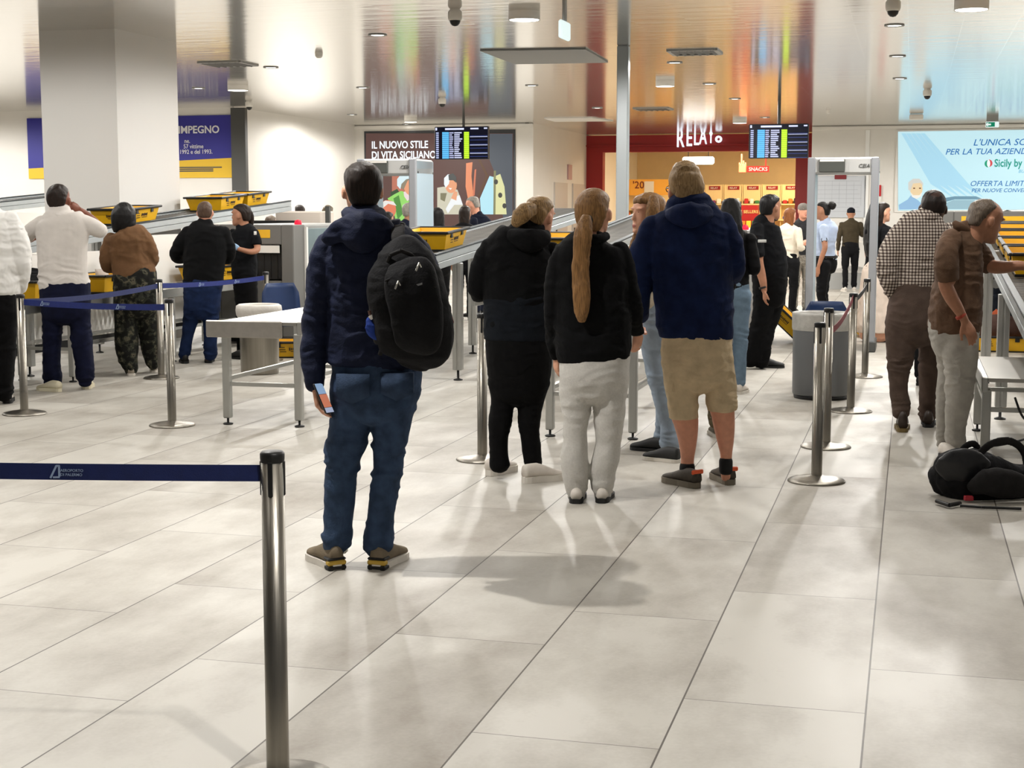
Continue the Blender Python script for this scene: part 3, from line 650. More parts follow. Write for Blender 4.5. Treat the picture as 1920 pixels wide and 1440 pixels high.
M_logo = mat('belt_print', (150, 168, 200), .7)
def belt(p, q, m, label, z0=.905, z1=.905, sag=.02, wd=.047, logos=(), name='barrier_belt'):
    d = (q-p).normalized(); p = p+d*.036+RZ*z0; q = q-d*.036+RZ*z1; n = 16
    pts = [p.lerp(q, i/n)-RZ*(sag*4*(i/n)*(1-i/n)) for i in range(n+1)]
    t = thing(name, label, 'belt', p)
    mb = MB(); mb.ribbon(pts, RZ, .003, wd); mb.build('webbing', m, t)
    fr = Vector((d.y, -d.x, 0))
    if fr.y > 0: fr = -fr
    ex = d if d.x > 0 else -d
    for f in logos:
        c = p.lerp(q, f)-RZ*(sag*4*f*(1-f))+fr*.0035; h = wd*.8
        mb = MB()
        def stroke(a, b, w):
            a = c+ex*a[0]*h+RZ*a[1]*h; b = c+ex*b[0]*h+RZ*b[1]*h; tt = (b-a).normalized(); nn = tt.cross(fr).normalized()*w*h
            mb.prism([a-nn, b-nn, b+nn, a+nn], fr*.0008)
        stroke((-.62, -.48), (-.12, .48), .075); stroke((-.14, .46), (.12, .46), .07); stroke((.08, .5), (.08, -.36), .08); stroke((-.42, -.42), (.10, -.40), .07)
        text_mesh(mb, 'AEROPORTO', c+ex*.17*h+RZ*.02*h+fr*.0006, ex, RZ, h*.3, depth=.0006, xs=1.0, bold=.004)
        text_mesh(mb, 'DI PALERMO', c+ex*.17*h-RZ*.30*h+fr*.0006, ex, RZ, h*.3, depth=.0006, xs=1.0, bold=.004)
        mb.build('printed_logo', M_logo, t)
    return t
far = P(-600, 720, 4.34); far.z = 0
belt(A1, far, M_belt2, 'dark navy belt with a pale logo from the nearest post to the left edge', sag=.005, logos=(.35,))
belt(A3, A2, M_belt, 'blue belt with white logos between the far left post and the next one', sag=.012, logos=(.14, .68))
belt(A3, A4, M_belt2, 'plain dark blue belt stretched behind, crossing the legs of the white-shirted man', sag=.03)
belt(A4, A10, M_belt, 'blue belt passing the man in the black sweater up to the post by the chair', sag=.02, logos=(.35, .7))
belt(A7, A8, M_beltred, 'short dark red belt slanting between two posts beside the grey bin', z0=.80, z1=.93, sag=.05)
belt(A8, A9, M_black, 'short black belt between the two farthest posts near the metal detector', sag=.02)
# ================================================================ roller tables, tray return conveyors and machines
def roller_row(t, v0, v1, us, zf, r=.021, m=None):
    mb = MB(); mb.cyl(W(v0, us[0], zf(us[0])), W(v1, us[0], zf(us[0])), r, n=10); o = mb.build('roller', m or M_roller, t); b = W(0, us[0], zf(us[0]))
    for u in us[1:]:
        c = o.copy(); COL.objects.link(c); c.parent = t; c.location = W(0, u, zf(u))-b
def frange(a, b, st): return [a+st*i for i in range(int((b-a)/st)+1)]
def roller_table(v0, v1, u0, u1, z, legs, label, plate=None, top=False, shelf=None):
    t = thing('roller_table', label, 'table', W((v0+v1)/2, (u0+u1)/2))
    for v in (v0, v1): mb = MB(); mb.rbox(v-.02, v+.02, u0, u1, z-.10, z, bev=.006); mb.build('side_rail', M_alu, t)
    if top: mb = MB(); mb.rbox(v0+.021, v1-.021, u0, u1, z-.03, z-.005); mb.build('tabletop', mat('steel_top', (170, 167, 160), .3, .7, .04, 5), t)
    else: roller_row(t, v0+.021, v1-.021, frange(u0+.06, u1-.05, .085), lambda u: z-.025)
    for u in legs:
        for v in (v0+.02, v1-.02):
            mb = MB(); mb.rbox(v-.03, v+.03, u-.03, u+.03, .05, z-.09, bev=.008); l = mb.build('leg', M_alu, t)
            mb = MB(); mb.lathe(W(v, u, 0), [(0, 0), (.035, 0), (.04, .008), (.03, .014), (.009, .016), (.009, .06), (0, .06)], 14); mb.build('foot', M_black, l)
        mb = MB(); mb.rbox(v0+.05, v1-.05, u-.015, u+.015, .30, .33); mb.build('cross_bar', M_alu, t)
    if len(legs) > 1:
        for v in (v0+.02, v1-.02): mb = MB(); mb.rbox(v-.015, v+.015, legs[0]+.03, legs[-1]-.03, .34, .37); mb.build('long_bar', M_alu, t)
    if plate: mb = MB(); mb.rbox(plate[0], plate[1], u0-.035, u0-.005, z-.125, z+.005, bev=.008); mb.build('end_plate', mat('steel_plate', (178, 173, 166), .35, .75, .06, 20), t)
    if shelf: mb = MB(); mb.rbox(v0+.05, v1-.05, legs[0], legs[-1], shelf, shelf+.02); mb.build('shelf', M_grey, t)
    return t
roller_table(-5.06, -4.43, 10.57, 12.4, .80, (10.6, 12.0), 'steel bench table with a plain front plate left of the tall backpack traveller', plate=(-5.18, -4.56), top=True)
roller_table(-8.29, -7.70, 11.2, 17.0, .80, (12.86, 14.9, 16.8), 'long roller table on the left where travellers fill trays, in front of the white panels')
roller_table(-2.52, -1.87, 10.5, 13.4, .80, (10.62, 13.2), 'roller table behind the girl with the long ponytail', shelf=None)
roller_table(-4.12, -3.5, 14.2, 17.3, .80, (15.5, 17.0), 'roller table right of the middle tray conveyor carrying the black case')
roller_table(.5, 1.35, 10.35, 11.9, .545, (10.5, 11.7), 'low steel table at the right edge behind the floor backpack', top=True)
RZF = lambda u, d=0.0: 1.11+d+.063*(u-13.9)
def rz(u, d=0.0): return 1.11+d+.063*(u-13.9)
def tray_return(vr, wd, u0, u1, legs, label, panels=None, rl=.085, d=0.0):
    rz = lambda u: RZF(u, d)
    t = thing('tray_conveyor', label, 'conveyor', W(vr-wd/2, (u0+u1)/2)); vl = vr-wd
    dirn = (RU+RZ*.063).normalized(); nn = RV.cross(dirn); L_ = (u1-u0)*math.sqrt(1+.004)
    for v in (vl, vr):
        c = W(v, (u0+u1)/2, rz((u0+u1)/2)+.055)
        mb = MB(); mb.box(c, (.045, L_, .062), (RV, dirn, nn), bev=.004); mb.box(c+nn*.066, (.04, L_, .062), (RV, dirn, nn), bev=.004); r_ = mb.build('side_rail', M_alupale, t)
        mb = MB(); mb.box(c+nn*.108, (.05, L_, .018), (RV, dirn, nn), bev=.004); mb.build('top_strip', M_darkrail, r_)
    roller_row(t, vl+.026, vr-.026, frange(u0+.05, u1-.05, rl), lambda u: rz(u)+.115, .022, mat('return_roller', (92, 90, 86), .4, .6, .25, 20))
    mb = MB(); c = W((vl+vr)/2, (u0+u1)/2, rz((u0+u1)/2)+.065); mb.box(c, (wd-.06, L_, .02), (RV, dirn, nn)); mb.build('bed', M_dgrey, t)
    for u in legs:
        for v in (vl, vr):
            mb = MB(); zt = rz(u)+.02; mb.rbox(v-.045, v-.005, u-.04, u+.04, .10, zt, bev=.005); mb.rbox(v+.005, v+.045, u-.04, u+.04, .10, zt, bev=.005); mb.rbox(v-.006, v+.006, u-.03, u+.03, .10, zt); l = mb.build('leg', M_alu, t)
            mb = MB(); mb.lathe(W(v, u, 0), [(0, 0), (.045, 0), (.045, .01), (.012, .02), (.012, .11), (0, .11)], 14); mb.build('foot', M_black, l)
    if panels:
        for u0_, u1_ in panels:
            mb = MB(); mb.rbox(vr-.02, vr+.0, u0_, u1_, .30, rz(u0_)+.01, bev=.004); pn = mb.build('side_panel', M_white, t)
            mb = MB(); mb.rbox(vr-.03, vr+.005, u0_, u1_, .22, .30); mb.build('kick_strip', M_black, pn)
    return t
tray_return(-8.40, .62, 11.6, 19.8, (13.2, 15.62, 18.4), 'sloping tray return conveyor on the left, above the white panels', panels=((11.8, 13.1), (13.3, 15.54), (15.7, 17.8)), d=.12)
tray_return(-12.9, .62, 15.5, 22.9, (16.5, 19.5, 22.4), 'farther tray return conveyor behind the white column at the left edge', panels=((15.6, 19.4), (19.6, 22.5)), d=.12)
tray_return(-4.20, .62, 13.2, 20.6, (13.95, 16.6, 20.0), 'sloping tray return conveyor between the backpack man and the blond bun woman')
tray_return(-2.80, .55, 12.9, 19.3, (13.6, 16.6, 19.0), 'sloping tray return conveyor behind the two women, right of the middle one')
tray_return(1.32, .60, 9.9, 19.0, (12.4, 15.0, 17.5), 'sloping tray return conveyor at the right edge in front of the pale blue advertisement', d=-.05)
# scanner tunnels
def scanner(v0, v1, u0, u1, z, label, glass=True):
    t = thing('baggage_scanner', label, 'scanner', W((v0+v1)/2, (u0+u1)/2)); m = (v0+v1)/2
    mb = MB(); mb.rbox(v0, v1, u0+.35, u1, .12, z, bev=.02); mb.build('housing', M_grey, t)
    mb = MB(); mb.rbox(v0, v0+.16, u0, u0+.36, .1, z, bev=.01); mb.rbox(v1-.16, v1, u0, u0+.36, .1, z, bev=.01); mb.rbox(v0+.16, v1-.16, u0, u0+.36, z-.24, z, bev=.01); mb.rbox(v0+.16, v1-.16, u0, u0+.36, .1, .78, bev=.01); mb.build('entrance_hood', mat('hood_grey', (104, 102, 98), .5), t)
    mb = MB()
    for k in range(9):
        x = v0+.165+(v1-v0-.33)*k/9; mb.rbox(x, x+(v1-v0-.33)/9-.006, u0+.12, u0+.13, .80, z-.24)
    mb.build('lead_curtain', M_black, t)
    mb = MB(); mb.rbox(v0+.18, v1-.18, u0-.01, u0, z-.34, z-.25); mb.build('white_lip', M_white, t)
    mb = MB(); mb.rbox(v0+.25, v1-.3, u0-.006, u0, z-.16, z-.06); mb.build('warning_label', M_yellow, t)
    if glass:
        for a, b in ((u0+.42, u0+1.2), (u0+1.26, u1-.05)):
            mb = MB(); mb.rbox(v1, v1+.015, a, b, .2, z-.05, bev=.006); mb.build('side_cover', mat('cover_bluegrey', (128, 146, 150), .25, .2, .04, 3), t)
        for a in (u0+.37, u0+1.23): mb = MB(); mb.rbox(v1, v1+.03, a-.025, a+.025, .15, z-.03); mb.build('edge_trim', M_white, t)
    mb = MB(); mb.lathe(W(v1-.06, u0+.3, z), [(.045, 0), (.045, .02), (.035, .05), (0, .06)], 16); mb.build('warning_lamp', glow('lamp_red', (255, 30, 60), 1.6), t)
    mb = MB(); mb.rbox(v0+.05, v1-.05, u0+.4, u1-.05, .0, .12); mb.build('plinth', M_black, t)
    return t
scanner(-8.33, -7.2, 17.05, 19.6, 1.46, 'grey baggage scanner with glassy side covers and a red lamp behind the female officer')
scanner(-2.75, -1.80, 17.4, 19.9, 1.41, 'grey baggage scanner whose edge shows right of the man in shorts', glass=False)
scanner(.35, 1.9, 19.7, 21.9, 1.62, 'grey scanner hood standing below the pale blue advertisement', glass=False)
# monitor desk behind the left scanner
c = P(590, 420, 21.5); v_, u_ = UV(c)
t = thing('operator_desk', 'pale operator console with a low screen behind the left baggage scanner', 'desk', W(v_, u_))
mb = MB(); mb.rbox(v_-.6, v_+.1, u_, u_+.5, 0, 1.62, bev=.02); mb.build('cabinet', mat('console_cream', (220, 208, 196), .5), t)
mb = MB(); mb.rbox(v_+.16, v_+.22, u_, u_+.06, 0, 1.69); mb.build('upright', M_dgrey, t)
mb = MB(); mb.rbox(v_-.9, v_-.2, u_-.25, u_-.2, 1.30, 1.49, bev=.01); mb.build('screen', M_black, t)
mb = MB(); mb.rbox(v_-.6, v_-.5, u_-.21, u_, 1.35, 1.42); mb.build('arm', M_black, t)
# metal detector gates
def gate(v0, v1, u0, dep, z, label):
    t = thing('metal_detector', label, 'metal detector', W((v0+v1)/2, u0)); th = .075
    for v in (v0, v1-th):
        mb = MB(); mb.rbox(v, v+th, u0, u0+dep, .1, z, bev=.025); p_ = mb.build('side_panel', mat('gate_panel', (158, 178, 190), .4, .05), t)
        mb = MB(); mb.rbox(v-.006, v+th+.006, u0-.008, u0+.05, .1, z, bev=.01); mb.build('front_edge', mat('gate_edge', (150, 152, 156), .4, .3), p_)
        mb = MB(); mb.rbox(v-.02, v+th+.02, u0-.03, u0+dep+.03, 0, .12, bev=.01); mb.build('foot', M_dgrey, p_)
        for k in (0.07, dep-.07):
            mb = MB(); mb.cyl(W(v-.004, u0+k+.03, z-.16), W(v+th+.004, u0+k+.03, z-.16), .014, n=10); mb.build('bolt', M_black, p_)
    mb = MB(); mb.rbox(v0, v1, u0+.02, u0+dep-.02, z-.19, z, bev=.02); h = mb.build('cross_head', mat('gate_head', (178, 178, 176), .45), t)
    mb = MB(); m = v0+(v1-v0)*.5; mb.rbox(v0+.12, m+.02, u0-.01, u0+.02, z-.17, z-.02, bev=.008); mb.build('control_display', mat('gate_display', (74, 76, 72), .35), h)
    mb = MB(); mb.rbox(v0+.13, m+.01, u0-.018, u0-.011, z-.05, z-.025); mb.build('display_hood', M_white, h)
    mb = MB(); text_mesh(mb, 'CEIA', W(m+.17, u0+.012, z-.12), RV, RZ, .06, bold=.008, shear=.2); mb.build('maker_lettering', M_dgrey, h)
    return t
gate(-1.17, -.38, 17.95, .65, 2.24, 'walk-through metal detector gate on the right with people behind it')
a1 = P(672, 300, 18.2); b1 = P(790, 300, 18.2); va = UV(a1)[0]; vb = UV(b1)[0]
gate(va, vb, 17.1, .72, 2.24, 'walk-through metal detector gate behind the tall backpack traveller')
# ================================================================ trays
M_traylet = mat('tray_print', (60, 44, 20), .5)
def tray_proto():
    t = thing('security_tray', '', 'tray', (0, 0, 0)); l, w_, h = .35, .25, .165
    mb = MB(); th = .008
    o0 = [(-l*.86, -w_*.84, 0), (l*.86, -w_*.84, 0), (l*.86, w_*.84, 0), (-l*.86, w_*.84, 0)]; o1 = [(-l, -w_, h), (l, -w_, h), (l, w_, h), (-l, w_, h)]
    i0 = [(x*.965, y*.95, .012) for x, y, z in o0]; i1 = [(x*.97, y*.955, h) for x, y, z in o1]
    vs = o0+o1+i1+i0
    fs = [(3, 2, 1, 0)]+[(k, (k+1) % 4, 4+(k+1) % 4, 4+k) for k in range(4)]+[(4+k, 4+(k+1) % 4, 8+(k+1) % 4, 8+k) for k in range(4)]+[(8+k, 8+(k+1) % 4, 12+(k+1) % 4, 12+k) for k in range(4)]+[(12, 13, 14, 15)]
    mb.add(vs, fs); mb.build('basin', M_yellow, t)
    mb = MB(); mb.box((0, -w_-.008, h), (2*l+.06, .035, .026), bev=.008); mb.box((0, w_+.008, h), (2*l+.06, .035, .026), bev=.008); mb.box((-l-.01, 0, h), (.035, 2*w_, .026), bev=.008); mb.box((l+.01, 0, h), (.035, 2*w_, .026), bev=.008)
    for k in (-.5, .5): mb.box((l*k, -w_*.985, h-.03), (.05, .012, .05)); mb.box((l*k, w_*.985, h-.03), (.05, .012, .05))
    mb.build('rim', M_black, t)
    mb = MB(); mb.box((0, 0, -.004), (2*l*.88, 2*w_*.87, .016)); mb.build('base', M_black, t)
    for sg in (-1, 1):
        mb = MB(); n_ = Vector((0, sg, 0)); r_ = Vector((-sg, 0, 0)) if sg > 0 else Vector((1, 0, 0))
        nn = Vector((0, sg*h, -w_*.16)).normalized(); up = nn.cross(r_) if nn.cross(r_).z > 0 else -nn.cross(r_)
        c = Vector((0, sg*w_*.925, .08))+nn*.003
        for k in range(7): mb.box(c+r_*(.02*k-.05)+up*.012, (.014, .026 if k % 3 else .034, .002), ((r_+up*.25).normalized(), up, nn))
        for k in range(3): mb.box(c+r_*(-.14+.008*k)+up*(.03-.025*k), (.07, .008, .002), (r_, up, nn))
        mb.box(c-up*.018+r_*.02, (.12, .006, .002), (r_, up, nn)); mb.build('printed_mark', M_traylet, t)
    for sg in (-1, 1):
        mb = MB(); nn = Vector((sg*h, 0, -l*.14)).normalized(); r_ = Vector((0, sg, 0)); up = nn.cross(r_); up = up if up.z > 0 else -up
        c = Vector((sg*l*.93, 0, .08))+nn*.003
        for k in range(6): mb.box(c+r_*(.018*k-.05)+up*.01, (.012, .024 if k % 3 else .032, .002), ((r_+up*.25).normalized(), up, nn))
        mb.box(c-up*.018, (.09, .006, .002), (r_, up, nn)); mb.build('printed_mark', M_traylet, t)
    return t
TP = tray_proto(); tfirst = [True]
def tray(v, u, z, label, yaw=math.pi/2, tilt=0.0, roll=0.0):
    m = Matrix.Translation(W(v, u, z+.012)) @ ROT @ Matrix.Rotation(tilt, 4, 'X') @ Matrix.Rotation(roll, 4, 'Y') @ Matrix.Rotation(yaw, 4, 'Z')
    if tfirst[0]: TP.matrix_world = m; TP['label'] = label; tfirst[0] = False; return TP
    return dup(TP, m, label=label)
rt = lambda u, d=0.0: RZF(u, d)+.139
tl = math.atan(.06)
tray(-8.71, 15.75, rt(15.75, .12), 'yellow tray with a black rim on the left return conveyor, behind the brown-jacketed woman', tilt=tl)
tray(-8.71, 18.1, rt(18.1, .12), 'yellow tray higher up the left return conveyor, behind the bald man in black', tilt=tl)
tray(-8.71, 18.9, rt(18.9, .12), 'yellow tray at the upper end of the left return conveyor, above the female officer', tilt=tl)
tray(-8.05, 14.0, .80, 'yellow tray on the left roller table holding the grey cup, beside the white-shirted man')
tray(-8.05, 12.75, .80, 'yellow tray on the left roller table filled with dark and red clothes')
tray(-8.05, 16.55, .80, 'yellow tray on the left roller table between the bald man and the female officer')
tray(-4.51, 14.15, rt(14.15), 'yellow tray at the low end of the middle return conveyor, right of the worn backpack', tilt=tl)
tray(-3.08, 13.55, rt(13.55), 'yellow tray on the return conveyor seen between the blond bun and the long ponytail', yaw=math.pi/2, tilt=tl)
for u_, lb in ((12.9, 'nearest yellow tray on the right return conveyor, under the reaching arm'), (13.75, 'second yellow tray up the right return conveyor, beside the reaching man chin'), (14.6, 'third yellow tray up the right return conveyor'), (15.5, 'fourth and rearmost yellow tray up the right return conveyor')): tray(1.02, u_, rt(u_, -.05), lb, tilt=tl)
p = FL(1877, 661); v_, u_ = UV(p); tray(v_, u_+.25, .0, 'yellow tray on the floor holding the brown bag behind the grey trousers', yaw=0)
VB, UB = v_, u_+.25
p = FL(1462, 640); v_, u_ = UV(p); tray(v_, u_, .22, 'yellow tray tipped on its side between the black-shirted guard and the grey bin', yaw=0, roll=.75)
p = FL(1657, 630); v_, u_ = UV(p); tray(v_, u_, .12, 'yellow tray tipped up behind the right foot of the metal detector', yaw=0, roll=-.55)
p = FL(556, 668); v_, u_ = UV(p); tray(v_, u_, .0, 'yellow tray on the floor behind the legs of the steel bench', yaw=.3)
# ================================================================ bins, chairs, counter, case
p = FL(472, 704); t = thing('waste_bin', 'round brushed steel bin with a white liner behind the bench', 'bin', p+RU*.2); q = t.location
mb = MB(); mb.lathe(q, [(0, 0), (.185, 0), (.19, .02), (.2, .62), (.2, .64), (.185, .64), (.18, .3), (0, .3)], 40); mb.build('drum', M_steel, t)
mb = MB(); mb.lathe(q, [(.205, .56), (.225, .59), (.232, .64), (.225, .685), (.2, .70), (.185, .68), (.18, .6), (.17, .4)], 40); mb.build('bin_liner', mat('liner_white', (205, 200, 192), .5, 0, .08, 12, .5, 25), t)
p = FL(1536, 752); t = thing('waste_bin', 'grey round plastic bin with a white liner behind the barrier posts', 'bin', p+RU*.25); q = t.location
mb = MB(); mb.lathe(q, [(0, .035), (.245, .035), (.25, .05), (.256, .715), (.256, .73), (.24, .73), (.235, .3), (0, .3)], 48); mb.build('drum', mat('bin_grey', (104, 106, 108), .45), t)
mb = MB(); mb.lathe(q, [(.259, .60), (.263, .62), (.264, .73), (.262, .75), (.245, .752), (.235, .72), (.2, .5)], 48); mb.build('bin_liner', mat('liner_clear', (176, 174, 168), .4, 0, .12, 14, .6, 22), t)
mb = MB(); mb.lathe(q, [(0, 0), (.235, 0), (.24, .035), (0, .035)], 40); mb.build('foot_ring', M_black, t)
def chair(px, ybase, face, label, hs=1.0):
    p = FL(px, ybase); t = thing('chair', label, 'chair', p)
    f = Vector((math.sin(face), math.cos(face), 0)); r = Vector((f.y, -f.x, 0))
    mb = MB(); rows = []
    for i in range(9):                       # curved shell back
        z = (.46+.40*i/8)*hs; w_ = .21*(1-.12*(i/8)**3); row = []
        for j in range(9):
            a = (j-4)/4; row.append(p-f*(.20+.05*i/8-.05*a*a)+r*(w_*a*(1 if i < 7 else (1-.10*abs(a)**6*(i-6))))+RZ*z)
        rows.append(row)
    th = f*.012; vs = [x for r_ in rows for x in r_]+[x+th for r_ in rows for x in r_]; fs = []
    for i in range(8):
        for j in range(8):
            a = i*9+j; fs.append((a, a+1, a+10, a+9)); fs.append((81+a, 81+a+9, 81+a+10, 81+a+1))
    for i in range(8): fs += [(i*9, i*9+9, 81+i*9+9, 81+i*9), (i*9+8, 81+i*9+8, 81+i*9+17, i*9+17)]; 
    for j in range(8): fs += [(j, 81+j, 81+j+1, j+1), (72+j, 72+j+1, 81+72+j+1, 81+72+j)]
    mb.add(vs, fs, 0, True); mb.build('backrest', M_blueplastic, t)
    mb = MB(); mb.box(p+RZ*.44*hs, (.43, .42, .03), (r, f, RZ), bev=.014); mb.build('seat', M_blueplastic, t)
    for a in (-1, 1):
        for b in (-1, 1): mb = MB(); mb.cyl(p+r*.20*a+f*.2*b+RZ*.0, p+r*.16*a+f*.15*b+RZ*.43*hs, .012, n=10); mb.build('leg', M_alu, t)
    return t
chair(536, 684, 2.75, 'blue plastic chair standing between the steel bench and the left scanner')
chair(1548, 728, 3.3, 'navy blue plastic chair hidden behind the grey round bin', .92)
p = P(1600, 500, 31.5); v_, u_ = UV(p)
t = thing('service_counter', 'low white counter with a grey foot behind the metal detector', 'counter', W(v_, u_))
mb = MB(); mb.rbox(v_-.75, v_+.75, u_-.1, u_+.5, .32, .98, bev=.02); mb.build('body', M_white, t)
mb = MB(); mb.prism([W(v_-.75, u_-.1, .32), W(v_, u_-.1, .5), W(v_+.75, u_-.1, .32), W(v_+.75, u_-.1, 0), W(v_-.75, u_-.1, 0)], RU*.55); mb.build('grey_foot', M_grey, t)
mb = MB(); mb.rbox(v_+.2, v_+.42, u_, u_+.2, .98, 1.14, bev=.01); tag(mb.build('small_box', M_yellow, origin=W(v_+.3, u_+.1, .98)), 'small yellow box on the white counter beside the man in the olive jacket', 'box')
t = thing('equipment_case', 'black case standing on the roller table behind the woman with the blond bun', 'case', W(-3.82, 15.1, .80))
mb = MB(); mb.rbox(-4.08, -3.56, 14.7, 15.5, .802, 1.24, bev=.03); mb.build('shell', M_black, t)
mb = MB(); mb.cyl(W(-3.9, 14.70, .87), W(-3.9, 14.68, .87), .015); mb.build('latch', M_alu, t)
mb = MB(); mb.path([W(-3.9, 15.1, 1.24), W(-3.9, 15.1, 1.29), W(-3.74, 15.1, 1.29), W(-3.74, 15.1, 1.24)], .012); mb.build('handle', M_black, t)
mb = MB(); mb.lathe(W(-8.1, 14.12, .83), [(0, 0), (.055, 0), (.07, .2), (.064, .2), (.052, .01), (0, .01)], 24); tag(mb.build('cup', mat('cup_grey', (178, 170, 164), .5), origin=W(-8.1, 14.12, .83)), 'light grey cup standing in the tray beside the white-shirted man', 'cup')
# cable under the low table on the right
mb = MB(); pts = [W(.7, 10.5, .40), W(.75, 10.45, .28), W(.85, 10.5, .18), W(.8, 10.7, .10), W(.62, 10.8, .03), W(.45, 10.8, .02)]
for i in range(len(pts)-1):
    for k in range(6):
        a = crom(np.array(pts[max(i-1, 0)]), np.array(pts[i]), np.array(pts[i+1]), np.array(pts[min(i+2, 5)]), k/6); b = crom(np.array(pts[max(i-1, 0)]), np.array(pts[i]), np.array(pts[i+1]), np.array(pts[min(i+2, 5)]), (k+1)/6)
        mb.cyl(a, b, .008, n=8)
tag(mb.build('power_cable', M_black, origin=pts[-1]), 'black cable looping under the low steel table on the right', 'cable')
# ================================================================ people
def vnoise(p, seed=0):
    """smooth value noise on an (n,3) array, about -1..1"""
    i = np.floor(p).astype(np.int64); f = p-i; f = f*f*(3-2*f); out = 0
    def h(a):
        n = (a[:, 0]*374761393+a[:, 1]*668265263+a[:, 2]*2147483647+seed*144665) & 0x7fffffff
        n = ((n ^ (n >> 13))*1274126177) & 0x7fffffff
        return ((n ^ (n >> 16)) & 0xffff)/32767.5-1
    for dx in (0, 1):
        for dy in (0, 1):
            for dz in (0, 1):
                w_ = (f[:, 0] if dx else 1-f[:, 0])*(f[:, 1] if dy else 1-f[:, 1])*(f[:, 2] if dz else 1-f[:, 2])
                out = out+w_*h(i+np.array((dx, dy, dz)))
    return out
def fuse(lofts, voxel, smooth, name):
    """one continuous surface out of overlapping lofts"""
    vs = []; fs = []
    for v, f in lofts:
        o = len(vs); vs += v; fs += [tuple(i+o for i in q) for q in f]
    me = bpy.data.meshes.new(name); me.from_pydata(vs, [], fs); fixnorm(me)
    o = bpy.data.objects.new(name, me); COL.objects.link(o)
    m = o.modifiers.new('r', 'REMESH'); m.mode = 'VOXEL'; m.voxel_size = voxel; m.adaptivity = 0
    if smooth: q = o.modifiers.new('s', 'SMOOTH'); q.factor = .5; q.iterations = smooth
    dg = C.evaluated_depsgraph_get(); out = bpy.data.meshes.new_from_object(o.evaluated_get(dg))
    bpy.data.objects.remove(o); bpy.data.meshes.remove(me)
    return out
def folds(me, amp, sc, seed, zr=None, sharp=True):
    n = len(me.vertices); co = np.empty(n*3); no = np.empty(n*3); me.vertices.foreach_get('co', co); me.vertices.foreach_get('normal', no)
    co = co.reshape(-1, 3); no = no.reshape(-1, 3)
    wp = co+0.06*np.stack([vnoise(co*7+3, seed+1), vnoise(co*7+9, seed+2), vnoise(co*7+17, seed+3)], 1)
    a = vnoise(wp*np.array(sc), seed); b = vnoise(wp*np.array(sc)*1.9+5.2, seed+7)
    d = ((1-2*np.abs(a))*.7+(1-2*np.abs(b))*.3) if sharp else a*.7+b*.3
    wgt = np.ones(n)
    if zr is not None:
        wgt = np.full(n, zr[0])
        for zc, s_, k in zr[1:]: wgt += k*np.exp(-((co[:, 2]-zc)/s_)**2)
    zm = co[:, 2].min(); wgt = wgt*np.clip((co[:, 2]-zm-.01)/.06, .12, 1)
    co += no*(d*amp*wgt)[:, None]
    me.vertices.foreach_set('co', co.ravel()); me.update()
def hairmat(name, c1, c2, sc=(115, 115, 9)):
    if name in MATS: return MATS[name]
    m = bpy.data.materials.new(name); MATS[name] = m; m.use_nodes = True; n = m.node_tree.nodes; L = m.node_tree.links.new; b = n['Principled BSDF']
    tc = n.new('ShaderNodeTexCoord'); mp = n.new('ShaderNodeMapping'); mp.inputs['Scale'].default_value = sc; L(tc.outputs['Object'], mp.inputs[0])
    t = n.new('ShaderNodeTexNoise'); t.inputs['Scale'].default_value = 1.6; t.inputs['Detail'].default_value = 4; L(mp.outputs[0], t.inputs[0])
    r = n.new('ShaderNodeValToRGB'); L(t.outputs[0], r.inputs[0]); r.color_ramp.elements[0].position = .25; r.color_ramp.elements[1].position = .78
    r.color_ramp.elements[0].color = rgb(c1); r.color_ramp.elements[1].color = rgb(c2); L(r.outputs[0], b.inputs['Base Color'])
    bp = n.new('ShaderNodeBump'); bp.inputs['Strength'].default_value = .5; bp.inputs['Distance'].default_value = .004; L(t.outputs[0], bp.inputs['Height']); L(bp.outputs[0], b.inputs['Normal'])
    b.inputs['Roughness'].default_value = .5; b.inputs['Specular IOR Level'].default_value = .25
    return m
H_dark = hairmat('hair_dark_brown', (16, 11, 8), (44, 30, 22)); H_black = hairmat('hair_black', (7, 6, 6), (20, 17, 16))
H_blond = hairmat('hair_blond', (66, 48, 30), (182, 146, 96)); H_lblond = hairmat('hair_long_blond', (84, 60, 36), (158, 116, 70))
H_sandy = hairmat('hair_sandy', (104, 80, 54), (188, 156, 112)); H_grey = hairmat('hair_grey', (88, 84, 78), (168, 162, 152))
H_red = hairmat('hair_copper', (86, 46, 22), (150, 92, 48)); H_shaved = hairmat('hair_shaved', (56, 42, 34), (92, 72, 58)); H_greyshort = hairmat('hair_cropped_grey', (64, 54, 46), (120, 106, 92))
def skin(name, c): return mat(name, c, .5, 0, .08, 30, .15, 140, spec=.3)
K_fair = skin('skin_fair', (214, 160, 132)); K_tan = skin('skin_tan', (164, 116, 90)); K_dark = skin('skin_dark', (62, 40, 32)); K_brown = skin('skin_brown', (118, 68, 50)); K_pink = skin('skin_pink', (206, 146, 120))
M_eye = mat('eye_dark', (30, 22, 18), .3); M_lip = mat('lip', (168, 92, 82), .5)
HEAD = [(-.02, .13, .34, .02), (.05, .215, .40, -.08), (.13, .265, .41, -.24), (.22, .295, .405, -.345), (.33, .315, .395, -.395), (.44, .325, .385, -.425), (.55, .333, .378, -.445), (.65, .335, .395, -.452), (.75, .322, .375, -.44), (.85, .283, .31, -.395), (.93, .212, .205, -.30), (.98, .12, .09, -.17), (1.0, .03, .0, -.06)]
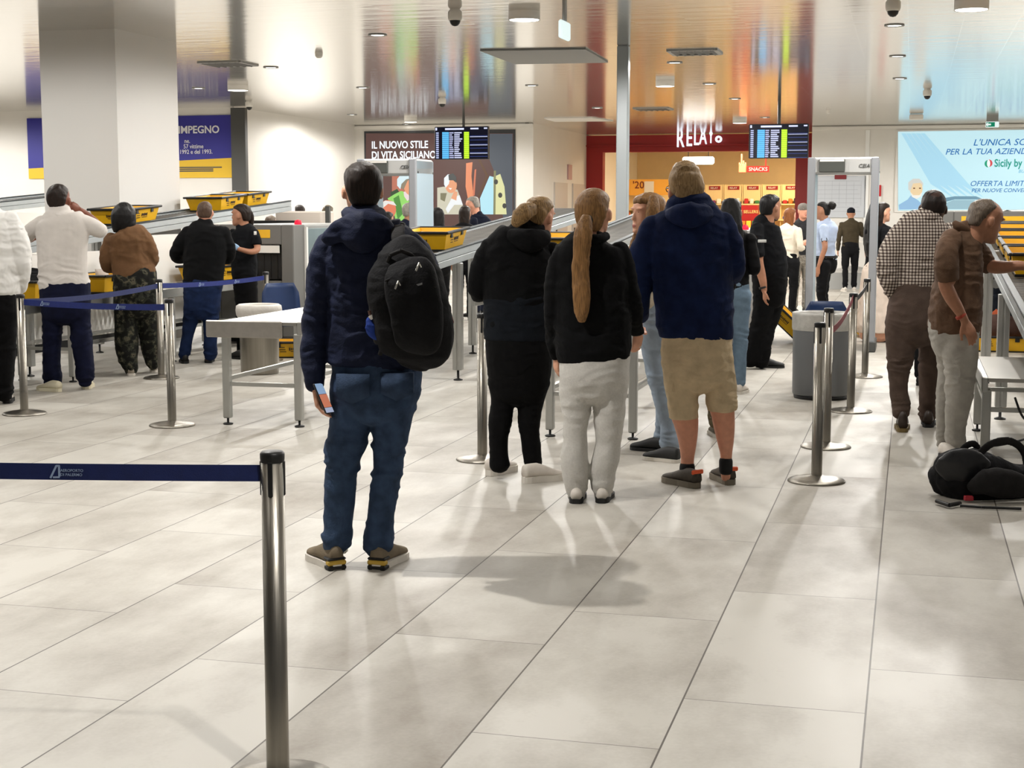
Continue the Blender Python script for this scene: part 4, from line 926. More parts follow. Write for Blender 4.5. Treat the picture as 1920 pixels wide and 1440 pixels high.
class Person:
    def __init__(s, D, px, label, skin_, voxel=.009, name='person', group=None):
        s.D = D; s.base = P(px, 720, D); s.base.z = 0; s.label = label; s.skin = skin_; s.vx = voxel; s.body = []; s.parts = []; s.patch = []; s.obj = None; s.nb = .17
    # traced helpers
    def pt(s, px, py, dy=0.0): return P(px, py, s.D+dy)
    def rows(s, L, ratio=.62, dy=0.0):
        out = []
        for r in L:
            y, xl, xr = r[:3]; k = r[3] if len(r) > 3 else ratio; d = r[4] if len(r) > 4 else dy
            c = s.pt((xl+xr)/2, y, d); a = (xr-xl)/2/F*(s.D+d); out.append((c.x, c.y, c.z, a, a*k))
        return out
    def line(s, L, ratio=1.0):
        out = []
        for r in L:
            px, py, hw = r[:3]; d = r[3] if len(r) > 3 else 0.0
            c = s.pt(px, py, d); a = hw/F*(s.D+d); out.append((c.x, c.y, c.z, a, a*ratio))
        return out
    def garment(s, name, m, tubes, fold=None, smooth=4, voxel=None, shrink=.84, ex=2.2, flat=(), side=None, body=True, parent=None, seed=1):
        """tubes: list of loft rows; flat: indices of tubes whose last end is a flat hem"""
        lf = []
        for i, t in enumerate(tubes):
            lf.append(loft(t, 26, side, ex, True, i not in flat))
            if body: s.body.append(loft([(x, y, z, a*shrink, b*shrink) for x, y, z, a, b in t], 16, side, 2.0))
        s.parts.append((name, m, lf, fold, smooth, voxel or s.vx, parent, seed))
    def flesh(s, tube, side=None, n=18): s.body.append(loft(tube, n, side, 2.0))
    def head(s, chin, h, yaw, tilt=0.0, hair=None, hm=None, fat=1.0, nod=0.0):
        """chin: point under the chin axis; yaw 0 = facing away, + = turned to the right of the picture"""
        R = Matrix.Rotation(-yaw, 3, 'Z') @ Matrix.Rotation(nod, 3, 'X') @ Matrix.Rotation(tilt, 3, 'Y'); s.hR = R; s.hc = chin; s.hh = h
        f = lambda x, y, z: tuple(chin+R @ Vector((x*h*fat, y*h, z*h)))
        n = 26
        def shell(rings):
            vs = []; 
            for (z, wd, fr, bk) in rings:
                cy_ = (fr+bk)/2; ry = (fr-bk)/2
                for i in range(n):
                    a = 2*math.pi*i/n; ca, sa = math.cos(a), math.sin(a); e = 1.0 if sa < 0 else .86
                    vs.append(f(wd*math.copysign(abs(ca)**.92, ca), cy_+ry*math.copysign(abs(sa)**e, sa), z))
            k = len(rings); fs = [(j*n+i, j*n+(i+1) % n, (j+1)*n+(i+1) % n, (j+1)*n+i) for j in range(k-1) for i in range(n)]
            return vs, fs+[tuple(range(n))[::-1], tuple(range((k-1)*n, k*n))]
        s.body.append(shell(HEAD))
        def blob(c, r, rot=0):
            pts = [];
            for k in range(7):
                a = math.pi*k/6; pts.append((c[0], c[1], c[2]-r[2]*math.cos(a), max(r[0]*math.sin(a), .004), max(r[1]*math.sin(a), .004)))
            vs = []; m_ = 12
            for x, y, z, a, b in pts: vs += [f(x+a*math.cos(2*math.pi*i/m_), y+b*math.sin(2*math.pi*i/m_), z) for i in range(m_)]
            s.body.append((vs, [(j*m_+i, j*m_+(i+1) % m_, (j+1)*m_+(i+1) % m_, (j+1)*m_+i) for j in range(6) for i in range(m_)]+[tuple(range(m_))[::-1], tuple(range(6*m_, 7*m_))]))
        for sx in (-1, 1): blob((sx*.372, -.015, .44), (.042, .085, .135))
        # nose as a wedge
        vs = [f(*q) for q in ((-.035, .36, .56), (.035, .36, .56), (.0, .42, .56), (-.09, .37, .33), (.09, .37, .33), (.045, .485, .345), (-.045, .485, .345), (0, .40, .30))]
        s.body.append((vs, [(0, 1, 2), (0, 2, 6, 3), (2, 5, 6), (2, 1, 4, 5), (0, 3, 4, 1), (3, 6, 5, 4, 7), (3, 7, 4)]))
        blob((0, .395, .205), (.11, .045, .035)); blob((0, .40, .165), (.09, .04, .03)); blob((-.14, .37, .63), (.12, .05, .03)); blob((.14, .37, .63), (.12, .05, .03)); blob((0, .385, .05), (.10, .05, .055))
        for sx in (-1, 1): s.patch.append((Vector(f(sx*.135, .405, .53)), h*.055, 1))
        s.patch.append((Vector(f(0, .44, .19)), h*.085, 2))
        if hair:
            if isinstance(hair, str):
                T = {'short': [(.20, .235, -.05, -.44), (.30, .30, -.06, -.462), (.42, .325, -.08, -.482), (.50, .345, -.02, -.492), (.60, .358, .05, -.50), (.68, .362, .14, -.505), (.75, .358, .26, -.50), (.81, .348, .345, -.487), (.88, .315, .355, -.455), (.96, .24, .27, -.36), (1.02, .14, .13, -.21), (1.045, .04, .0, -.08)],
                     'crop': [(.24, .24, -.06, -.41), (.34, .31, -.10, -.425), (.45, .332, -.08, -.44), (.55, .342, -.04, -.458), (.66, .345, .06, -.464), (.76, .334, .22, -.452), (.86, .295, .32, -.41), (.94, .222, .21, -.315), (.99, .13, .10, -.185), (1.015, .04, .0, -.06)],
                     'bob': [(-.10, .40, -.02, -.42), (.02, .44, .02, -.50), (.15, .46, .05, -.55), (.3, .47, .08, -.58), (.45, .475, .10, -.59), (.6, .47, .14, -.585), (.75, .44, .34, -.56), (.88, .37, .36, -.50), (.98, .27, .26, -.38), (1.06, .15, .10, -.22), (1.08, .05, .0, -.1)],
                     'long': [(-.75, .30, -.16, -.40), (-.5, .33, -.14, -.44), (-.25, .345, -.10, -.46), (0, .36, -.06, -.475), (.2, .365, -.02, -.485), (.4, .368, .02, -.495), (.55, .372, .06, -.50), (.68, .368, .14, -.505), (.78, .355, .36, -.49), (.88, .315, .37, -.455), (.96, .24, .27, -.36), (1.02, .14, .13, -.21), (1.045, .04, .0, -.08)],
                     'bunback': [(.22, .24, -.10, -.43), (.32, .31, -.10, -.465), (.44, .335, -.06, -.485), (.55, .35, .0, -.495), (.63, .355, .07, -.50), (.70, .352, .17, -.497), (.77, .342, .28, -.488), (.83, .325, .35, -.472), (.88, .305, .35, -.445), (.95, .235, .25, -.35), (1.01, .13, .12, -.2), (1.03, .04, .0, -.07)],
                     'cap': [(.52, .355, .40, -.46), (.58, .362, .42, -.47), (.70, .36, .42, -.47), (.82, .335, .37, -.44), (.92, .26, .26, -.34), (.99, .15, .13, -.2), (1.01, .04, .0, -.07)]}
                hair_r = T[hair]
            else: hair_r = hair
            s.parts.append(('cap' if hair == 'cap' else 'hair', hm, [shell(hair_r)], (h*.018, (30, 30, 9), None), 2, min(s.vx, .008), None, 5))
        # neck
        a = chin+R @ Vector((0, -.10*h, .28*h)); b = Vector((chin.x, chin.y, chin.z))+R @ Vector((0, -s.nb*h, 0)); b.z = chin.z-.34*h; b2 = b.copy(); b2.z -= .25*h
        s.flesh([(*a, .25*h, .26*h), (*(a+b)*.5, .245*h, .25*h), (*b, .27*h, .27*h), (*b2, .34*h, .30*h)], side=R @ Vector((1, 0, 0)))
        return f
    def hand(s, wrist, d, palm, L=.185, curl=.5, spread=.12, wd=1.0, thumb=1):
        """d: direction of the fingers, palm: direction the palm faces, thumb: +1/-1 side"""
        d = Vector(d).normalized(); pn = Vector(palm); pn = (pn-d*pn.dot(d)).normalized(); sd = d.cross(pn)*thumb; w0 = Vector(wrist)
        u = L/.185*wd
        s.flesh([(*w0, .026*u, .019*u), (*(w0+d*.035*u), .034*u, .016*u), (*(w0+d*.075*u), .041*u, .0155*u), (*(w0+d*.096*u), .039*u, .014*u)], side=sd)
        for k, (o, ln) in enumerate(((.030, .073), (.010, .083), (-.010, .077), (-.029, .060))):
            p = w0+d*(.082*u)+sd*o*u; ang = curl*.5; pts = [p-d*.015*u]; dd = (d+sd*(o*spread*8)).normalized(); r = (.0098-.0007*(k == 3))*u
            segs = (.5*ln, .3*ln, .24*ln)
            for j, q in enumerate(segs):
                ang_ = ang*(.8+.5*j); dd = (dd*math.cos(ang_)+pn*math.sin(ang_)).normalized(); p = p+dd*q*u; pts.append(p)
            s.flesh([(*q, r*(1-.08*j), r*(1-.1*j)) for j, q in enumerate(pts)], side=sd, n=10)
        p = w0+d*.03*u+sd*.028*u; dt = (d*.75+sd*.55+pn*.35).normalized(); pts = [p-dt*.01*u, p+dt*.035*u]; dt = (d*.9+sd*.2+pn*.35).normalized(); pts += [pts[-1]+dt*.03*u, pts[-1]+dt*.052*u]
        s.flesh([(*q, .0125*u*(1-.08*j), .0115*u*(1-.08*j)) for j, q in enumerate(pts)], side=pn, n=10)
    def shoe(s, heel, toe, um, sm, w_=.098, h=.10, sole=.026, extra=None, length=None):
        """heel, toe: floor points"""
        H = Vector((heel[0], heel[1], 0)); T_ = Vector((toe[0], toe[1], 0)); L = length or max(.24, min(.31, (T_-H).length)); d = (T_-H).normalized(); r = Vector((d.y, -d.x, 0))
        prof = [(0, .70, h*.96), (.06, .72, h), (.18, .76, h*1.02), (.32, .80, h*1.02), (.45, .86, h*.92), (.58, .94, h*.78), (.72, 1.0, h*.64), (.86, .97, h*.54), (.95, .80, h*.47), (1.0, .5, h*.38)]
        vs = []; n = 14
        for t, wd, hh in prof:
            c = H+d*(t*L)
            for i in range(n):
                a = 2*math.pi*i/n; vs.append(tuple(c+r*(math.cos(a)*wd*w_/2*(1.0 if math.sin(a) < 0 else .86))+RZ*(sole*.7+(hh-sole*.7)*(.5+.5*math.sin(a)))))
        k = len(prof); fs = [(j*n+i, j*n+(i+1) % n, (j+1)*n+(i+1) % n, (j+1)*n+i) for j in range(k-1) for i in range(n)]+[tuple(range(n))[::-1], tuple(range((k-1)*n, k*n))]
        sh = MB(); sh.add(vs, fs, 0, True)
        ol = []
        for sg in (1, -1):
            q = [(-.02, .36), (.03, .60), (.12, .76), (.3, .78), (.45, .82), (.6, .96), (.75, 1.04), (.88, .94), (.97, .66), (1.01, .3)]
            if sg < 0: q = q[::-1]
            ol += [H+d*(t*L)+r*(sg*wd*w_/2*1.06) for t, wd in q]
        so = MB(); so.prism([o+RZ*.001 for o in ol], RZ*sole)
        acc = []
        for (t0, t1, z0, z1, m_) in (extra or []):
            b = MB(); b.box(H+d*((t0+t1)/2*L)+RZ*(z0+z1)/2, ((t1-t0)*L, w_*(.86 if t0 < .3 else .9), z1-z0), (d, r, RZ), bev=.006); acc.append((b, m_))
        s.parts.append(('SHOE', um, sh, so, sm, acc, None, None))
        # foot inside
        s.flesh([(*(H+d*.02+RZ*.05), .022, .03), (*(H+d*.10+RZ*.05), .024, .03), (*(H+d*L*.8+RZ*.035), .03, .018)], side=r)
        return H+d*(.22*L)
    def finish(s):
        me = fuse(s.body, s.vx, 2, 'person'); og = s.base
        co = np.empty(len(me.vertices)*3); me.vertices.foreach_get('co', co); co = co.reshape(-1, 3)
        me.materials.clear()
        for m in (s.skin, M_eye, M_lip): me.materials.append(m)
        if s.patch:
            ce = np.empty(len(me.polygons)*3); me.polygons.foreach_get('center', ce); ce = ce.reshape(-1, 3); mi = np.zeros(len(me.polygons), int)
            for c, r, k in s.patch: mi[np.linalg.norm((ce-np.array(c))/np.array((1, 1, .55 if k == 1 else .5)), axis=1) < r] = k
            me.polygons.foreach_set('material_index', mi)
        co -= np.array(og); me.vertices.foreach_set('co', co.ravel()); me.polygons.foreach_set('use_smooth', [True]*len(me.polygons)); me.update()
        o = bpy.data.objects.new('person', me); COL.objects.link(o); o.location = og; tag(o, s.label, 'person'); s.obj = o; made = {}
        for p in s.parts:
            if p[0] == 'SHOE':
                _, um, sh, so, sm, acc, _, _ = p; q = sh.build('shoe', um, o); so.build('sole', sm, q)
                for b, m_ in acc: b.build('sole_accent', m_, q)
                continue
            name, m, lf, fold, smooth, vx, parent, seed = p
            if vx is None:
                mb = MB()
                for v, f in lf: mb.add(v, f, 0, True)
                q = mb.build(name, m, made.get(parent, o)); 
                if parent: q.location = (0, 0, 0)
                made[name] = q; continue
            g = fuse(lf, vx, smooth, name)
            if fold:
                for fo in (fold if isinstance(fold, list) else [fold]): folds(g, fo[0], fo[1], seed+hash_(s.label), fo[2] if len(fo) > 2 else None)
            c2 = np.empty(len(g.vertices)*3); g.vertices.foreach_get('co', c2); c2 = c2.reshape(-1, 3)-np.array(og); g.vertices.foreach_set('co', c2.ravel())
            g.materials.clear(); g.materials.append(m); g.polygons.foreach_set('use_smooth', [True]*len(g.polygons)); g.update()
            q = bpy.data.objects.new(name, g); COL.objects.link(q); q.parent = made.get(parent, o); made[name] = q
        return o
    def solid(s, name, m, mb, parent=None):            # a plain built mesh as a part
        s.parts.append((name, m, [(mb.v, mb.f)], None, 0, None, parent, 0))
def hash_(t): return sum(ord(c)*(i % 7+1) for i, c in enumerate(t)) % 97
JEANF = [(.012, (8, 8, 17), [.28, (.10, .09, 1.0), (.50, .11, .8), (.82, .06, .4)]), (.006, (5, 5, 5), [.8])]
# ---------------------------------------------------------------- 1 tall man with the backpack
def fx(px, py): return FL(px, py)
M_denim = cloth('denim_dark', (50, 66, 90), .35, .5); M_jacketnavy = cloth('navy_softshell', (24, 30, 52), .2, .4, .7); M_soleb = mat('sole_black', (20, 20, 20), .7); M_solew = mat('sole_white', (212, 206, 196), .6)
p = Person(6.87, 680, 'tall man from behind in navy hooded jacket and blue jeans, backpack on one shoulder', K_fair, .0065)
p.head(p.pt(680, 404, .03), .232, -.22, hair='short', hm=H_dark)
p.garment('jacket', M_jacketnavy, [
    p.rows([(404, 648, 716, .9), (414, 640, 724, .85), (426, 628, 738, .7), (440, 616, 758, .6), (458, 606, 776, .55), (490, 606, 786, .58), (540, 612, 788, .62), (590, 614, 790, .62), (640, 614, 790, .64), (672, 613, 788, .66), (686, 613, 786, .68)]),
    p.line([(618, 458, 22), (606, 500, 27), (600, 550, 26), (594, 600, 24), (590, 650, 22.5, -.01), (589, 690, 21, -.03), (590, 722, 18, -.05)]),
    p.line([(765, 458, 24), (790, 492, 26, .02), (808, 540, 25, .06), (812, 575, 23, .08), (800, 600, 21, -.05), (785, 612, 19, -.14)])],
    fold=[(.010, (7, 7, 10)), (.006, (14, 14, 22))], flat=(0,))
p.garment('hood', M_jacketnavy, [p.line([(612, 452, 12, -.10), (640, 432, 24, -.10), (680, 436, 40, -.12), (712, 432, 28, -.10), (734, 440, 14, -.06)], .55), p.line([(650, 400, 11, -.02), (664, 408, 14, -.10), (690, 408, 14, -.10), (714, 402, 11, -.02)], .8)], fold=(.008, (9, 9, 16)), body=False)
p.garment('jeans', M_denim, [
    p.rows([(672, 622, 788, .66), (700, 622, 790, .70), (730, 621, 787, .72), (755, 621, 781, .70)]),
    p.rows([(735, 621, 702, 1.0), (763, 621, 697, 1.0), (800, 619, 694, 1.0), (828, 614, 685, 1.05), (842, 611, 679, 1.05), (870, 612, 673, 1.1), (905, 611, 667, 1.12), (940, 609, 664, 1.1), (980, 608, 659, 1.1), (1003, 607, 660, 1.1), (1018, 602, 656, 1.15), (1030, 610, 648, 1.1)]),
    p.rows([(735, 695, 782, 1.0), (763, 697, 777, 1.0), (800, 697, 769, 1.0), (838, 698, 759, 1.05), (870, 699, 755, 1.1), (905, 697, 750, 1.12), (940, 692, 743, 1.1), (980, 688, 737, 1.1), (1003, 684, 736, 1.1), (1018, 682, 735, 1.15), (1032, 688, 730, 1.1)])],
    fold=JEANF, ex=2.1, seed=3)
M_stitch = cloth('denim_pocket', (50, 65, 88), .3, .5)
M_suede = cloth('suede_taupe', (120, 108, 90), .15, .4); M_yel = mat('sole_yellow', (196, 160, 60), .6)
for hx, tx in (((632, 1069), (578, 1040)), ((706, 1069), (762, 1038))):
    h_, t_ = fx(*hx), fx(*tx); p.shoe(h_, t_, M_suede, M_solew, .105, .115, .03, [(-.03, .16, .0, .022, M_soleb), (-.025, .10, .022, .045, M_yel), (-.02, .2, .045, .058, M_soleb)], length=.30)
b = MB(); c = p.pt(642, 1031, -.02); b.box(c, (.05, .03, .035), bev=.012); p.solid('heel_tab', M_white, b)
wr = p.pt(591, 722, -.05); p.hand(wr, (.18, -.15, -1), (1, -.1, 0), .19, .75, thumb=-1)
for x0, x1, y0, y1 in ((628, 692, 702, 758), (712, 775, 700, 752)):
    b = MB(); d_ = -.20; q = [p.pt(x0+2, y0, d_+.05), p.pt(x1, y0, d_+.032), p.pt(x1, y1-14, d_+.035), p.pt((x0+x1)/2, y1, d_+.035), p.pt(x0+2, y1-14, d_+.05)]; b.prism(q, Vector((0, .05, 0)))
    p.solid('back_pocket', M_stitch, b)
MAN = p; p.finish()
# phone held in his left hand
t = thing('smartphone', 'smartphone with a lit colourful screen held in the backpack man left hand', 'phone', p.pt(607, 745, -.1))
a0, a1 = p.pt(596, 722, -.10), p.pt(617, 772, -.13); up = (a0-a1).normalized(); nn = Vector((.93, -.40, .25)); nn = (nn-up*nn.dot(up)).normalized(); rr_ = up.cross(nn)
b = MB(); b.box((a0+a1)/2, (.072, .148, .009), (rr_, up, nn), bev=.004); b.build('body', M_black, t)
for k, (c_, y0, y1) in enumerate((((150, 180, 215), .02, .071), ((214, 130, 100), -.045, .018), ((180, 190, 215), -.071, -.047))):
    b = MB(); b.box((a0+a1)/2+up*(y0+y1)/2+nn*.005, (.064, y1-y0, .001), (rr_, up, nn)); b.build('screen', glow('phone_%d' % k, c_, .9), t)
# backpack
t = thing('backpack', 'black backpack with silver zip pulls hanging from the shoulder of the tall man', 'backpack', p.pt(765, 686, -.25))
M_bp = cloth('backpack_black', (20, 20, 22), .3, .6, .8, 60); M_bp2 = cloth('backpack_strap', (38, 37, 37), .2, .6, .8, 60); M_zip = mat('zip_silver', (210, 208, 200), .25, 1)
def partmesh(nm, m, lofts, parent, vx=.008, sm=4, fold=None, seed=2):
    g = fuse(lofts, vx, sm, nm)
    if fold:
        for fo in fold: folds(g, fo[0], fo[1], seed)
    og = parent.location
    c2 = np.empty(len(g.vertices)*3); g.vertices.foreach_get('co', c2); c2 = c2.reshape(-1, 3)-np.array(og); g.vertices.foreach_set('co', c2.ravel())
    g.materials.clear(); g.materials.append(m); g.polygons.foreach_set('use_smooth', [True]*len(g.polygons)); g.update()
    o = bpy.data.objects.new(nm, g); COL.objects.link(o); o.parent = parent; return o
R_ = p.rows; LN_ = p.line
body = R_([(470, 718, 770, .9, -.20), (482, 702, 800, .75, -.24), (510, 692, 822, .70, -.26), (545, 690, 834, .68, -.27), (580, 697, 842, .68, -.28), (615, 704, 848, .68, -.28), (645, 711, 848, .66, -.27), (665, 720, 838, .62, -.26), (680, 742, 808, .5, -.25)])
o = partmesh('main_compartment', M_bp, [loft(body, 30, None, 2.6)], t, fold=[(.007, (8, 8, 12)), (.004, (16, 16, 20))])
fp = R_([(498, 726, 806, .45, -.37), (512, 722, 816, .5, -.38), (540, 722, 824, .5, -.40), (580, 730, 830, .5, -.41), (620, 736, 832, .5, -.41), (645, 742, 826, .45, -.39), (656, 754, 812, .35, -.37)])
o = partmesh('front_pocket', M_bp, [loft(fp, 28, None, 2.8)], t, fold=[(.005, (10, 10, 14))], seed=4)
partmesh('shoulder_strap', M_bp2, [loft(LN_([(752, 486, 13, -.19), (748, 462, 13, -.17), (746, 440, 13.5, -.135), (746, 424, 13.5, -.06), (748, 420, 13, .03), (752, 432, 13, .12)], .28), 18, None, 3)], t, .006, 2)
partmesh('lower_strap', M_bp2, [loft(LN_([(712, 666, 5, -.2), (722, 640, 5, -.2), (735, 620, 5, -.19), (745, 600, 6, -.16)], .35), 12)], t, .005, 1)
partmesh('side_mesh', mat('bp_side', (30, 28, 28), .8), [loft(LN_([(700, 560, 10, -.2), (705, 600, 12, -.22), (712, 640, 12, -.22)], .7), 14)], t, .007, 3)
b = MB(); pts = [p.pt(727, 492, -.34), p.pt(732, 478, -.36), p.pt(752, 470, -.37), p.pt(772, 478, -.36), p.pt(778, 494, -.34)]
b.path(pts, .009, 10); b.build('grab_handle', M_bp2, t)
for q in ([(722, 527), (740, 519), (790, 515), (814, 524)], [(733, 545), (760, 538), (800, 534), (820, 540)]):
    b = MB(); b.path([p.pt(x, y, -.445 if q[0][0] > 730 else -.43) for x, y in q], .0035, 8); b.build('zip_line', M_bp2, t)
for x, y in ((783, 500), (744, 534)):
    b = MB(); b.path([p.pt(x+3, y-7, -.455), p.pt(x, y, -.465), p.pt(x-3, y+8, -.465)], .0045, 8); b.path([p.pt(x+3, y-6, -.455), p.pt(x+7, y+2, -.46)], .003, 8); b.build('zip_pull', M_zip, t)
b = MB(); b.box(p.pt(784, 534, -.455), (.04, .004, .009), ((RV*.96+RZ*.28).normalized(), RV.cross(RZ), RZ)); b.build('brand_tab', M_zip, t)
b = MB(); b.path([p.pt(804, 600, -.42), p.pt(808, 622, -.43), p.pt(812, 640, -.42)], .003, 6); b.build('red_piping', mat('piping_red', (130, 20, 24), .6), t)
b = MB(); b.path([p.pt(845, 588, -.25), p.pt(850, 605, -.25)], .004, 6); b.build('red_edge', MATS['piping_red'], t)
M_umb = cloth('umbrella_blue', (36, 58, 130), .3, .5)
tu = thing('folded_umbrella', 'small folded blue umbrella stuck in the side pocket of the worn backpack', 'umbrella', p.pt(697, 614, -.3))
partmesh('cover', M_umb, [loft(LN_([(698, 596, 6, -.3), (697, 604, 11, -.3), (700, 614, 15, -.3), (704, 624, 14, -.28), (708, 632, 9, -.26)], .7), 16)], tu, .005, 1, [(.006, (40, 40, 30))])
b = MB(); b.cyl(p.pt(694, 582, -.3), p.pt(698, 598, -.3), .011); b.build('handle', mat('umbrella_handle', (80, 50, 40), .5), tu)
b = MB(); b.cyl(p.pt(697, 590, -.305), p.pt(701, 597, -.305), .018); b.build('strap', M_white, tu)

# ---------------------------------------------------------------- 2 woman with the blond bun
M_blackh = cloth('black_cotton', (7, 7.5, 9), .25, .5); M_bluegrey = cloth('dark_teal_knit', (16, 20, 26), .25, .5); M_legg = cloth('black_leggings', (5, 5, 6), .2, .4)
M_wshoe = mat('shoe_white', (214, 206, 196), .6, 0, .06, 20)
p = Person(9.15, 975, 'woman with a blond bun in a dark hoodie, black leggings and white trainers', K_fair, .008)
p.head(p.pt(1007, 440, .02), .225, .62, tilt=.10, hair='bunback', hm=H_blond, nod=-.12)
p.garment('bun', H_blond, [p.line([(998, 392, 12, -.10), (986, 396, 16, -.14), (974, 408, 15, -.16), (966, 420, 9, -.15)], .8)], fold=(.006, (40, 40, 8)), body=False)
b = MB(); b.cyl(p.pt(991, 386, -.145), p.pt(986, 402, -.145), .018); p.solid('hair_tie', M_black, b)
p.garment('hoodie', M_blackh, [
    p.rows([(428, 958, 1022, .9), (440, 945, 1030, .8), (454, 924, 1038, .65), (472, 908, 1044, .6), (505, 904, 1044, .62), (550, 908, 1042, .66), (600, 909, 1038, .68), (628, 909, 1036, .7)]),
    p.line([(918, 462, 16), (904, 500, 20), (897, 535, 18, .02), (898, 548, 17, .06), (905, 548, 15, .18), (915, 540, 13, .30)]),
    p.line([(1034, 465, 14), (1044, 505, 17, .02), (1046, 550, 17, .06), (1042, 570, 15, .18), (1038, 575, 13, .28)])], fold=[(.009, (8, 8, 13))], flat=(0,))
p.garment('hood', M_blackh, [p.line([(950, 440, 8, -.08), (970, 446, 17, -.12), (995, 452, 22, -.14), (1018, 446, 16, -.1), (1028, 438, 8, -.05)], .6)], fold=(.006, (12, 12, 18)), body=False)
p.garment('undershirt_hem', M_bluegrey, [p.rows([(560, 907, 1042, .67), (600, 907, 1040, .7), (638, 907, 1038, .72)])], fold=(.007, (8, 8, 20)), body=False, flat=(0,), voxel=.010)
p.garment('leggings', M_legg, [p.rows([(625, 910, 1034, .72), (660, 911, 1036, .75), (700, 914, 1033, .74), (735, 920, 1026, .68)]),
    p.rows([(715, 914, 970, 1), (750, 921, 965, 1), (790, 916, 960, 1.05), (820, 917, 953, 1.1), (850, 918, 952, 1.05), (872, 918, 956, 1)]),
    p.rows([(715, 966, 1032, 1), (750, 970, 1020, 1), (790, 971, 1013, 1.05), (820, 976, 1013, 1.1), (850, 980, 1015, 1.05), (868, 983, 1017, 1.05), (884, 988, 1014, 1)])], fold=[(.004, (9, 9, 24))], seed=5)
for hx, tx in (((916, 893), (975, 878)), ((982, 906), (1062, 898))): p.shoe(fx(*hx), fx(*tx), M_wshoe, M_solew, .10, .115, .038, length=.285)
p.finish()

# ---------------------------------------------------------------- 3 girl with the long ponytail
M_sweat = mat('sweatpants_grey', (198, 195, 189), .9, 0, .06, 90, .25, 220, spec=.1)
p = Person(8.46, 1112, 'girl with a very long blond ponytail in a black jacket and pale grey sweatpants', K_fair, .0075)
p.head(p.pt(1113, 442, .03), .255, .30, hair=[(.10, .20, -.20, -.43), (.20, .27, -.16, -.46), (.32, .31, -.16, -.485), (.44, .345, -.06, -.50), (.55, .362, .0, -.512), (.66, .368, .08, -.516), (.77, .356, .33, -.50), (.87, .318, .355, -.46), (.95, .24, .25, -.36), (1.01, .135, .12, -.2), (1.03, .04, .0, -.07)], hm=H_lblond)
p.garment('ponytail', H_lblond, [p.line([(1100, 408, 9, -.14), (1096, 424, 14, -.16), (1092, 444, 16.5, -.17), (1089, 480, 15, -.17), (1088, 520, 16, -.17), (1090, 556, 16.5, -.18), (1091, 582, 14, -.18), (1091, 602, 8, -.18)], .55)], fold=[(.004, (50, 50, 4)), (.006, (14, 14, 4))], body=False, smooth=2)
b = MB(); b.cyl(p.pt(1094, 415, -.145), p.pt(1108, 411, -.125), .022); p.solid('hair_tie', M_black, b)
p.garment('jacket', M_blackh, [
    p.rows([(440, 1090, 1132, .9), (450, 1070, 1144, .8), (462, 1050, 1160, .64), (480, 1040, 1172, .58), (520, 1038, 1180, .6), (570, 1038, 1182, .64), (620, 1040, 1182, .68), (655, 1042, 1182, .7), (676, 1046, 1180, .7)]),
    p.line([(1056, 472, 16), (1044, 510, 18), (1040, 555, 17.5), (1038, 600, 16, .02), (1040, 640, 14, .06), (1043, 666, 12, .09)]),
    p.line([(1160, 470, 17), (1174, 510, 18.5), (1180, 550, 18), (1186, 580, 17, .03), (1190, 605, 15, .10), (1193, 618, 13, .16)])], fold=[(.010, (7, 7, 12)), (.004, (18, 18, 24))], flat=(0,))
p.garment('collar', M_blackh, [p.line([(1094, 446, 6, -.03), (1108, 448, 9, -.1), (1126, 448, 9, -.09), (1138, 442, 8, -.03)], .8)], fold=(.004, (20, 20, 20)), body=False)
p.garment('sweatpants', M_sweat, [p.rows([(664, 1050, 1182, .70), (690, 1049, 1180, .74), (712, 1049, 1178, .74), (725, 1050, 1176, .7)]),
    p.rows([(700, 1049, 1112, 1.05), (740, 1050, 1110, 1.05), (770, 1054, 1107, 1.08), (800, 1056, 1101, 1.1), (830, 1055, 1101, 1.1), (855, 1051, 1102, 1.12), (885, 1054, 1104, 1.1), (908, 1058, 1101, 1.1), (922, 1062, 1098, 1.0), (932, 1066, 1096, 1.0)]),
    p.rows([(700, 1108, 1180, 1.05), (740, 1111, 1175, 1.05), (770, 1113, 1172, 1.08), (800, 1114, 1168, 1.1), (830, 1117, 1164, 1.1), (855, 1112, 1162, 1.12), (885, 1106, 1155, 1.1), (908, 1109, 1150, 1.1), (922, 1112, 1146, 1.0), (932, 1114, 1144, 1.0)])], fold=[(.008, (10, 10, 16), [.5, (.06, .08, .8), (.55, .15, .5)])], ex=2.1, seed=8)
for hx, tx in (((1080, 945), (1086, 912)), ((1128, 944), (1146, 912))): p.shoe(fx(*hx), fx(*tx), M_wshoe, M_soleb, .098, .085, .026, length=.27)
p.hand(p.pt(1195, 620, .17), (.02, .25, -1), (-.6, .8, .1), .175, .7, thumb=1); p.hand(p.pt(1043, 664, .09), (0, .2, -1), (.9, .3, 0), .17, .6, thumb=-1)
p.finish()
c = p.pt(1196, 636, .22); tg = thing('drink_carton', 'small white and dark red carton held in the hand of the ponytail girl', 'carton', c-RZ*.05)
b = MB(); b.box(c, (.04, .03, .10), bev=.006); b.build('carton', mat('carton_red', (150, 40, 52), .5), tg); b = MB(); b.box(c-RZ*.035, (.043, .033, .03), bev=.005); b.build('white_band', M_white, tg)

